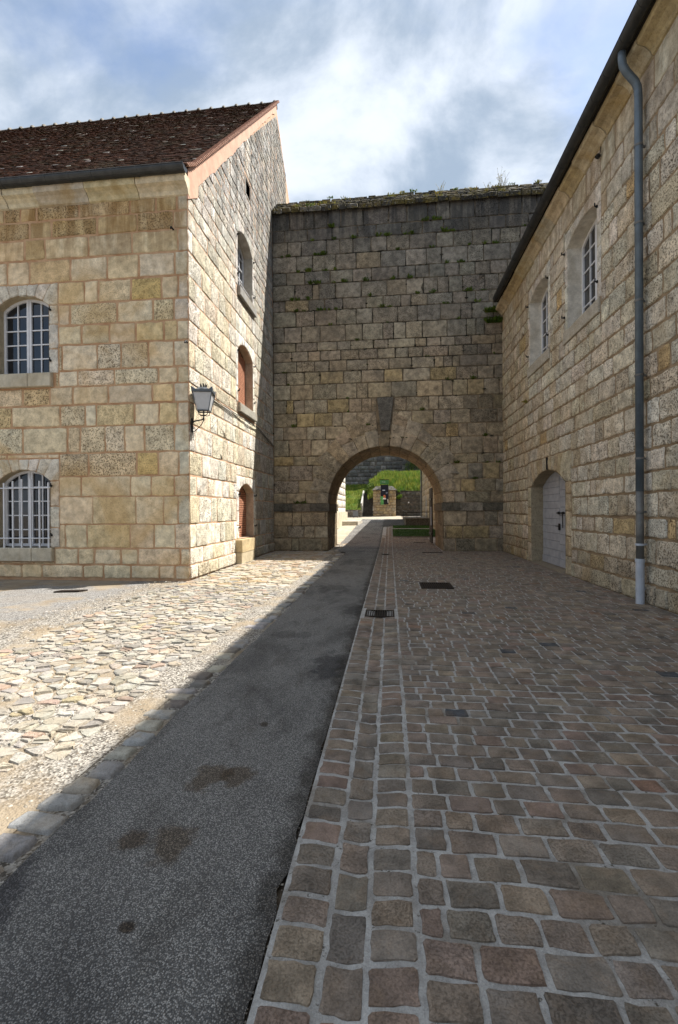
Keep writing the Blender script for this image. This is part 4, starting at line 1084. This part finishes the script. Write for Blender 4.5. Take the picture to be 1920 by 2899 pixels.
mh.build('dark_plate', m_rust, None, label='dark flat plate lying in the grey gravel before the facade', category='manhole cover')
# dark worn edge of stone in the sunny paving
# ------------------------------------------------------------------ far court through the arch
def far_wall(name, root, M, u0, u1, z0, z1, tint, wmin, wmax, hmin, hmax, mat=m_far, mort=mo_far, clip=None, label=None, gap=.01, front=.02, th=.6, limit=300):
    cm = MB(); cm.prism(rect(u0, u1, z0 - .3, z1), M, -th, -.01); wl = cm.build(name, mort, root)
    zs = [z0]
    while zs[-1] < z1 - hmin * .5: zs.append(min(z1, zs[-1] + uni(hmin, hmax)))
    S = Stones()
    for (a, b, c, d, k, q) in courses(zs, u0, u1, wmin, wmax): S.put(rect(a, b, c, d), M, tint(a, c), front=uni(-.01, front), b=.02, drop=.04, jit=.012, seg=.35, gap=gap, hi=False)
    S.emit('block', mat, wl, limit)
    return wl
fwl = empty('fortress_wall', (0, 57, 3), 'huge dark grey fortress wall rising behind the grass bank', 'wall')
far_wall('wall_body', fwl, lambda u, v, w=0: (u, 57 - w, v), -26, 20, 2.5, 17, lambda u, z: vary(pick(((.15, .148, .14), 4), ((.19, .185, .17), 2), ((.105, .105, .1), 2)), .2), .6, 1.2, .42, .6)
fl = empty('white_tower_building', (-6, 33, 0), 'sunlit white limestone building just left beyond the arch', 'building')
MFL = lambda u, v, w=0: (-3.66 + w, u, v)
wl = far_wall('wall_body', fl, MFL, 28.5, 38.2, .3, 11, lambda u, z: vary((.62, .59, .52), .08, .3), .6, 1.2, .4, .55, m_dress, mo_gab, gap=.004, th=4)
q = MB(); q.box((-5.45, 33.35, .95), (3.9, 9.9, 1.1), tint=(.56, .50, .38, .4)); q.build('plinth', m_dress, fl)
fr_ = empty('courtyard_building', (5, 31, 0), 'shaded beige stone building right of the court beyond the arch', 'building')
MFR = lambda u, v, w=0: (2.82 - w, u, v)
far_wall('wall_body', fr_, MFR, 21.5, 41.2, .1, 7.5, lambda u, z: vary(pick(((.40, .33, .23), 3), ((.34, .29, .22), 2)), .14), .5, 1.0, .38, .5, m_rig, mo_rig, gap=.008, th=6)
q = MB(); q.tube([(2.72, 40.9, .8), (2.72, 40.9, 7.3)], .07, 8); q.build('downpipe', m_pipe2, fr_)
q = MB(); q.prism([(2.5, 7.4), (2.5, 7.55), (6, 9.6), (9, 7.5), (9, 7.4)], lambda a, b, w_=0: (a, w_, b), 21.5, 41.4); q.build('roof', m_tile_far if 'm_tile_far' in globals() else plain('far_roof', (.08, .04, .03), .8), fr_)
q = MB(); q.prism(arch_poly(36.2, 37.0, .75, 2.6, .2), MFR, -.1, .015); q.build('door', m_board, fr_)
# stone pier with its banner
pr_ = empty('stone_pier', (-.53, 45.3, 1.0), 'squat yellow stone pier with slate-stone cap carrying a banner', 'pier')
px0, px1, pz0, pz1 = -1.62, .58, .95, 3.56
far_wall('pier_body', pr_, lambda u, v, w=0: (u, 45 - w, v), px0, px1, pz0, pz1, lambda u, z: vary(pick(((.46, .36, .21), 3), ((.42, .35, .24), 2), ((.36, .31, .23), 1)), .12, .4), .3, .6, .2, .34, m_rig, mo_rig, gap=.008, th=.75)
q = MB(); q.hexa([(px0 - .12, 44.88, pz1), (px1 + .12, 44.88, pz1), (px1 + .12, 45.9, pz1), (px0 - .12, 45.9, pz1)], [(px0 + .3, 45.2, pz1 + .4), (px1 - .35, 45.2, pz1 + .4), (px1 - .35, 45.6, pz1 + .4), (px0 + .3, 45.6, pz1 + .4)], (.17, .165, .155, 1)); cap_ = q.build('pier_cap', m_cap, pr_)
bn = empty('banner', (-.5, 44.85, 2.2), 'tall dark banner with a red and white figure hung on the stone pier', 'banner')
def pp(n_, x0, x1, z0, z1, c, y=44.84, d=.02): q = MB(); q.box(((x0 + x1) / 2, y, (z0 + z1) / 2), (x1 - x0, d, z1 - z0)); return q.build(n_, plain(n_ + '_print', c, .5, var=.2, scale=6), bn)
pp('banner_cloth', -.87, -.13, 2.16, 4.06, (.008, .010, .022))
pp('green_panel', -.885, -.60, 2.15, 2.95, (.10, .32, .10), 44.825)
pp('text_line', -.70, -.45, 3.50, 3.58, (.5, .55, .65), 44.825); pp('text_line', -.38, -.2, 3.30, 3.34, (.3, .35, .45), 44.825); pp('text_line', -.38, -.22, 3.2, 3.23, (.3, .35, .45), 44.825)
def blob(n_, pts, c, y):
    q = MB(); q.prism(pts, lambda a, b, w_=0: (a, y - w_, b), 0, .006); q.build(n_, plain(n_ + '_print', c, .6, var=.3, scale=9), bn)
blob('printed_head', [(-.52 + .13 * math.cos(t), 2.93 + .17 * math.sin(t)) for t in [k * .5236 for k in range(12)]], (.55, .15, .06), 44.824)
blob('printed_collar', [(-.70, 2.66), (-.34, 2.66), (-.4, 2.80), (-.64, 2.80)], (.7, .68, .65), 44.818)
blob('printed_body', [(-.72, 2.17), (-.25, 2.17), (-.2, 2.55), (-.34, 2.70), (-.68, 2.70), (-.76, 2.5)], (.01, .01, .012), 44.822)
blob('printed_arm', [(-.2, 2.3), (-.13, 2.35), (-.15, 2.66), (-.25, 2.68)], (.6, .55, .5), 44.815)
gs = MB(); gs.box((-.52, 45.05, 4.33), (.84, .03, .40)); gso = gs.build('green_sign', plain('green_sign_paint', (.07, .22, .07), .5), None, label='small green sign with a dark top bar above the banner', category='sign')
q = MB(); q.box((-.52, 45.03, 4.57), (.90, .05, .05)); q.build('top_bar', m_iron, gso); q = MB(); q.box((-.72, 45.03, 4.36), (.06, .012, .06)); q.build('sign_mark', m_white, gso); q = MB(); q.box((-.52, 45.03, 4.34), (.2, .012, .03)); q.build('sign_mark', m_white, gso)
q = MB(); q.tube([(-.85, 45.2, 3.4), (-.85, 45.07, 4.2)], .02, 6); q.tube([(-.2, 45.2, 3.4), (-.2, 45.07, 4.2)], .02, 6); q.build('post', m_iron, gso)
# staircase up to the bank
stc = empty('stone_staircase', (-2.2, 46, 1.0), 'steep shaded stone steps climbing left of the pier', 'staircase')
for k in range(12):
    q = MB(); q.box((-2.18, 45.1 + k * .27 + .4, 1.0 + k * .205 + .08), (.95, 1.0, .205), tint=vary((.09, .085, .075), .1, .8)); q.build('step', m_far, stc)
q = MB(); q.hexa([(-2.80, 44.7, .9), (-2.66, 44.7, .9), (-2.66, 48.6, .9), (-2.80, 48.6, .9)], [(-2.80, 44.7, 2.3), (-2.66, 44.7, 2.3), (-2.66, 48.6, 3.7), (-2.80, 48.6, 3.7)], (.46, .44, .40, .6)); q.build('stair_wall', m_dress, stc)
rt = empty('retaining_wall', (2, 46, 1), 'dark mossy retaining wall right of the pier below the grass', 'wall')
far_wall('wall_body', rt, lambda u, v, w=0: (u, 46 - w, v), .5, 9, .95, 3.45, lambda u, z: vary(pick(((.10, .095, .08), 3), ((.15, .135, .11), 2)), .2), .4, .8, .28, .45, th=.5)
q = MB(); q.tube([(1.83, 45.97, 2.36), (1.83, 45.86, 2.36)], .07, 10); q.build('round_lamp', m_white, rt)
lw = empty('low_wall', (-3.5, 43.3, 1), 'low rubble wall below the left lawn slope', 'wall')
far_wall('wall_body', lw, lambda u, v, w=0: (u, 43.6 - w, v), -9, -2.66, .85, 1.68, lambda u, z: vary(pick(((.40, .37, .32), 3), ((.3, .28, .24), 2)), .2), .25, .5, .2, .3, th=.4)
nb = MB(); nb.box((-3.18, 42.9, 1.32), (.46, .05, .5)); nbo = nb.build('notice_board', m_board, None, label='small grey notice board standing before the low wall', category='sign')
q = MB(); q.box((-3.36, 42.92, 1.0), (.03, .03, .3)); q.build('post', m_iron, nbo); q = MB(); q.box((-3.0, 42.92, 1.0), (.03, .03, .3)); q.build('post', m_iron, nbo)
sp_ = MB(); sp_.hexa([(-6, 33.5, .2), (-2.36, 34.1, .2), (-2.16, 36.5, .2), (-6, 36.7, .2)], [(-6, 33.5, .80), (-2.36, 34.1, .80), (-2.16, 36.5, .80), (-6, 36.7, .80)], (.50, .46, .39, .3))
sp_.build('stone_platform', m_dress, None, label='low pale stone platform against the white building', category='platform')
pw = empty('parapet_wall', (2, 34, .4), 'dark low stone parapet with railing behind the lawn', 'wall')
q = MB(); q.box((2.4, 36.5, .5), (2.6, 6.9, 1.0), tint=(.12, .11, .095, .8)); q.build('parapet', m_far, pw); q = MB(); q.box((2.4, 36.5, 1.02), (2.7, 7.0, .06), tint=(.22, .2, .17, .6)); q.build('coping', m_far, pw)
rl = empty('metal_railing', (1.2, 33.2, 1.0), 'thin dark metal railing on the parapet beyond the lawn', 'railing')
q = MB(); q.tube([(1.05, 40, 1.62), (1.2, 33.2, 1.45), (3.2, 33.2, 1.45)], .022, 6); q.build('handrail', m_iron, rl)
for x, y in ((1.2, 33.2), (1.9, 33.2), (2.6, 33.2), (1.15, 35.5), (1.1, 38)): q = MB(); q.tube([(x, y, 1.03), (x, y, 1.46 + (y - 33.2) * .025)], .018, 6); q.build('post', m_iron, rl)
# gate leaf folded back inside the passage
gt = empty('gate_leaf', (2.0, 20.7, 0), 'dark wooden gate leaf folded against the right side of the passage', 'gate')
m_wood = plain('dark_wood', (.028, .022, .018), .75, var=.35, scale=12, bump=.3)
for k in range(7): q = MB(); q.box((1.93, 21.62 + k * .19, 1.35), (.05 + .004 * (k % 2), .18, 2.55)); q.build('plank', m_wood, gt)
for z in (.5, 2.1): q = MB(); q.box((1.89, 22.2, z), (.03, 1.3, .09)); q.build('iron_strap', m_iron, gt)
q = MB(); q.tube([(1.88, 21.6, .9), (1.88, 21.6, 1.75)], .02, 6); q.build('gate_bar', m_white, gt)
# ------------------------------------------------------------------ grass and plants
def leaf_mat(name, c0, c1):
    mt, t, b = new_mat(name); g = N(t, 'ShaderNodeNewGeometry').outputs['Position']
    at = N(t, 'ShaderNodeAttribute', attribute_name='tint')
    c = mix_(t, ramp_(t, noise_(t, g, 1.3, 5), .35, .65), c0, c1)
    c = mix_(t, 1.0, c, at.outputs['Color'], 'MULTIPLY')
    L(t, c, b.inputs['Base Color']); b.inputs['Roughness'].default_value = .6
    tr = N(t, 'ShaderNodeBsdfTranslucent'); L(t, c, tr.inputs[0]); ad = N(t, 'ShaderNodeMixShader'); ad.inputs[0].default_value = .35
    L(t, b.outputs[0], ad.inputs[1]); L(t, tr.outputs[0], ad.inputs[2]); L(t, ad.outputs[0], t.nodes['Material Output'].inputs[0])
    return mt
m_grass = leaf_mat('meadow_grass', (.11, .20, .028), (.25, .29, .055))
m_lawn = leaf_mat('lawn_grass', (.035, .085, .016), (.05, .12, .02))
m_weed = leaf_mat('weed_leaf', (.06, .11, .02), (.12, .17, .035))
m_dry = leaf_mat('dry_weed', (.17, .17, .04), (.26, .22, .07))
def blades(mb, fn, count, h0, h1, w_, lean=.5, tv=.35):
    for _ in range(count):
        p = Vector(fn()); h = uni(h0, h1); a = uni(0, 6.28); le = Vector((math.cos(a), math.sin(a), 0)) * h * uni(0, lean); wd = Vector((math.cos(a + 1.6), math.sin(a + 1.6), 0)) * w_ * uni(.6, 1.2)
        k = uni(1 - tv, 1 + tv); t = (k * uni(.85, 1.25), k, k * uni(.7, 1.2), 1)
        mb.add([p - wd, p + wd, p + le * .45 + Vector((0, 0, h * .6)) + wd * .6, p + le + Vector((0, 0, h))], [(0, 1, 2), (0, 2, 3)], t)
def bank(name, f, x0, x1, y0, y1, mat, label, count, h0, h1, w_, nx=18, ny=10):
    v = []; fc = []
    for j in range(ny + 1):
        for i in range(nx + 1): x = x0 + (x1 - x0) * i / nx; y = y0 + (y1 - y0) * j / ny; v.append((x, y, f(x, y)))
    for j in range(ny):
        for i in range(nx): a = j * (nx + 1) + i; fc.append((a, a + 1, a + nx + 2, a + nx + 1))
    mb = MB(); mb.add(v, fc, (.8, .8, .8, 1))
    def rp(): x, y = uni(x0, x1), uni(y0, y1); return (x, y, f(x, y) - .02)
    blades(mb, rp, count, h0, h1, w_)
    return obj(name, mb.v, mb.f, mat, None, False, mb.t, kind='stuff', label=label, category='grass')
bank('grass_slope', lambda x, y: 1.60 + (y - 43.8) * .235 + .25 * noise.noise((x * .5, y * .4, 0)), -10, -2.72, 43.9, 57, m_grass, 'sunlit grass slope left of the steps', 9000, .12, .3, .03)
bank('grass_bank', lambda x, y: 3.42 + (1 - math.exp(-(y - 46) * .35)) * 2.35 + .2 * noise.noise((x * .5, y * .4, 3)) - .9 * sst(-x, .6, 2.2), -2.2, 7, 46.15, 57, m_grass, 'tall sunlit meadow grass on the bank above the retaining wall', 16000, .25, .65, .035)
bank('lawn', lambda x, y: gz(y) + .05, .17, 2.8, 25.62, 30.1, m_lawn, 'near strip of shaded dark green lawn', 9000, .03, .07, .012, 6, 6)
bank('lawn', lambda x, y: gz(y) + .05, .20, 2.8, 30.4, 33.0, m_lawn, 'far strip of shaded lawn before the parapet', 6000, .03, .07, .012, 6, 6)
q = MB(); q.hexa([(.17, 30.1, gz(30.1) - .05), (2.8, 30.1, gz(30.1) - .05), (2.8, 30.4, gz(30.4) - .05), (.17, 30.4, gz(30.4) - .05)], [(.17, 30.1, gz(30.1) + .07), (2.8, 30.1, gz(30.1) + .07), (2.8, 30.4, gz(30.4) + .07), (.17, 30.4, gz(30.4) + .07)], (.4, .38, .34, .4)); q.build('lawn_kerb', m_dress, None, kind='structure')
q = MB(); q.box((1.5, 25.57, .08), (2.66, .1, .17), tint=(.2, .18, .15, .5)); q.build('lawn_edge', m_dress, None, kind='structure')
def bush(x, y, z, rx, rz_, label, n_=900, mat=None):
    b = empty('bush', (x, y, z), label, 'bush'); mb = MB()
    lobes = [(uni(-.6, .6) * rx, uni(-.4, .4) * rx, uni(.1, .9) * rz_, uni(.3, .55) * rx) for _ in range(7)]
    for _ in range(n_):
        l_ = pick(*[(q_, 1) for q_ in lobes]); d = Vector((uni(-1, 1), uni(-1, 1), uni(-1, 1))).normalized() * l_[3] * uni(.6, 1.05); p = Vector((x + l_[0], y + l_[1], z + l_[2])) + d
        a = Vector((uni(-1, 1), uni(-1, 1), uni(-1, 1))).normalized() * uni(.05, .1); c_ = Vector((uni(-1, 1), uni(-1, 1), uni(-1, 1))).normalized() * uni(.04, .07); k = uni(.6, 1.3)
        mb.add([p - a, p + c_, p + a, p - c_], [(0, 1, 2, 3)], (k, k, k, 1))
    keep(obj('crown', mb.v, mb.f, mat or m_weed, None, False, mb.t), b)
    q = MB(); q.tube([(x, y, z - .1), (x, y, z + rz_ * .5)], [.05, .02], 6); q.build('stem', m_wood, b)
bush(-1.95, 47.5, 3.3, .75, 1.0, 'dark leafy bush at the top of the stone steps', 1200)
bush(.95, 45.8, 2.7, .35, .9, 'bright creeper hanging beside the stone pier', 500, m_grass)
bush(2.6, 56.3, 6.2, 1.6, 1.8, 'dark ivy bush climbing the fortress wall at right', 1500)
# weeds in the joints of the rampart and on its cap
def tuft(x, y, z, h, n_, label, group=None, mat=None, out=(0, -1, 0), spread=.06, name='weed_tuft', lean=.9):
    mb = MB(); o_ = Vector(out)
    for _ in range(n_):
        p = Vector((x + uni(-spread, spread), y, z + uni(-.012, .012))); hh = h * uni(.45, 1)
        d = (Vector((uni(-.7, .7), 0, uni(.2, 1))) + o_ * uni(.1, lean)).normalized() * hh; s_ = Vector((uni(-1, 1), uni(-.4, .4), uni(-.6, .6))).normalized() * hh * uni(.07, .14)
        k = uni(.6, 1.4); dr_ = Vector((0, 0, -hh * uni(0, .35)))
        mb.add([p - s_ * .5, p + s_ * .5, p + d * .6 + s_, p + d + dr_, p + d * .6 - s_], [(0, 1, 2, 4), (4, 2, 3)], (k * uni(.8, 1.3), k, k * .8, 1))
    pr__ = dict(label=label, category='weed')
    if group: pr__['group'] = group
    ctr = Vector((x, y, z))
    return obj(name, [v_ - ctr for v_ in mb.v], mb.f, mat or m_weed, None, False, mb.t, **pr__), ctr
WJ = {}
for k in range(88):
    z = R_.choice(ZR[9:]) if k > 12 else R_.choice(ZR[4:]); x = uni(GX + .1, RX + (1.5 if z > 11 else -.1))
    if k > 40: z = R_.choice(ZR[19:-1])
    if (x - AC) ** 2 + (z - SP) ** 2 < (AR + .3) ** 2 or (-.55 < x < .25 and z < 6.1): continue
    WJ.setdefault(ZR.index(z), []).append(x)
ORD = ['', 'first', 'second', 'third', 'fourth', 'fifth', 'sixth', 'seventh', 'eighth', 'ninth', 'tenth', 'eleventh', 'twelfth'] + ['%dth' % k for k in range(13, 40)]
for iz, xs in WJ.items():
    xs.sort()
    for j, x in enumerate(xs):
        lab = 'small green weed in the %s joint below the rampart cap, %s from the left' % (ORD[len(ZR) - 1 - iz], ORD[j + 1])
        o, c_ = tuft(x, AY - .005, ZR[iz], uni(.09, .24), R_.randint(14, 34), lab, 'weeds in the rampart joints', spread=uni(.02, .12)); o.location = c_
o, c_ = tuft(-3.55, AY - .05, 1.89, .22, 40, 'leafy green weed growing on the left impost ledge', spread=.25); o.location = c_
o, c_ = tuft(3.98, AY - .06, 9.15, .34, 120, 'large bushy green plant in the corner under the gutter end', spread=.3); o.location = c_
o, c_ = tuft(3.98, AY - .06, 8.75, .34, 120, 'trailing green plant hanging below the corner bush', spread=.26); o.location = c_
for k, x in enumerate(sorted(uni(GX + .3, 6.0) for _ in range(26))):
    t0 = uni(0, 1)
    o, c_ = tuft(x, AY - .12 + .97 * t0, 13.68 + .95 * t0, uni(.1, .22), 18, 'dry tuft on the sloping rampart cap, %s from the left' % ORD[k + 1], 'tufts on the rampart cap', m_dry if rnd() < .7 else m_weed, (0, -.3, .6), .12); o.location = c_
def spindly(x, h, n_, label):
    mb = MB(); k_ = len(mb.v)
    for _ in range(n_):
        p = Vector((x + uni(-.1, .1), AY + .45, 14.15)); d = Vector((uni(-.35, .35), uni(-.2, .2), 1)).normalized() * h * uni(.5, 1); q = p + d * .5 + Vector((uni(-.04, .04), 0, 0)); e = p + d + Vector((uni(-.12, .12), 0, -.03))
        mb.tube([p, q, e], [.007, .006, .003], 3)
        for _k in range(7):
            c_ = p.lerp(e, uni(.35, 1)); a = Vector((uni(-1, 1), uni(-1, 1), uni(-.3, 1))).normalized() * uni(.02, .05); b_ = Vector((uni(-1, 1), uni(-1, 1), uni(-1, 1))).normalized() * .012
            mb.add([c_, c_ + a * .5 + b_, c_ + a, c_ + a * .5 - b_], [(0, 1, 2, 3)])
    mb.t = [(uni(.8, 1.2),) * 3 + (1,)] * len(mb.v)
    mb.build('weed', m_dry, None, fix=False, label=label, category='weed')
spindly(4.45, .85, 16, 'tallest spindly weed standing on the rampart cap near the gutter')
spindly(3.9, .4, 7, 'short thin weed left of the tallest weed on the cap')
spindly(2.1, .55, 8, 'thin dry weed midway along the rampart cap')
o, c_ = tuft(4.29, 15.1, 4.95, .16, 40, 'brown dried nest-like tuft stuck on the right wall', None, m_dry, (-1, 0, -.2), .05); o.location = c_
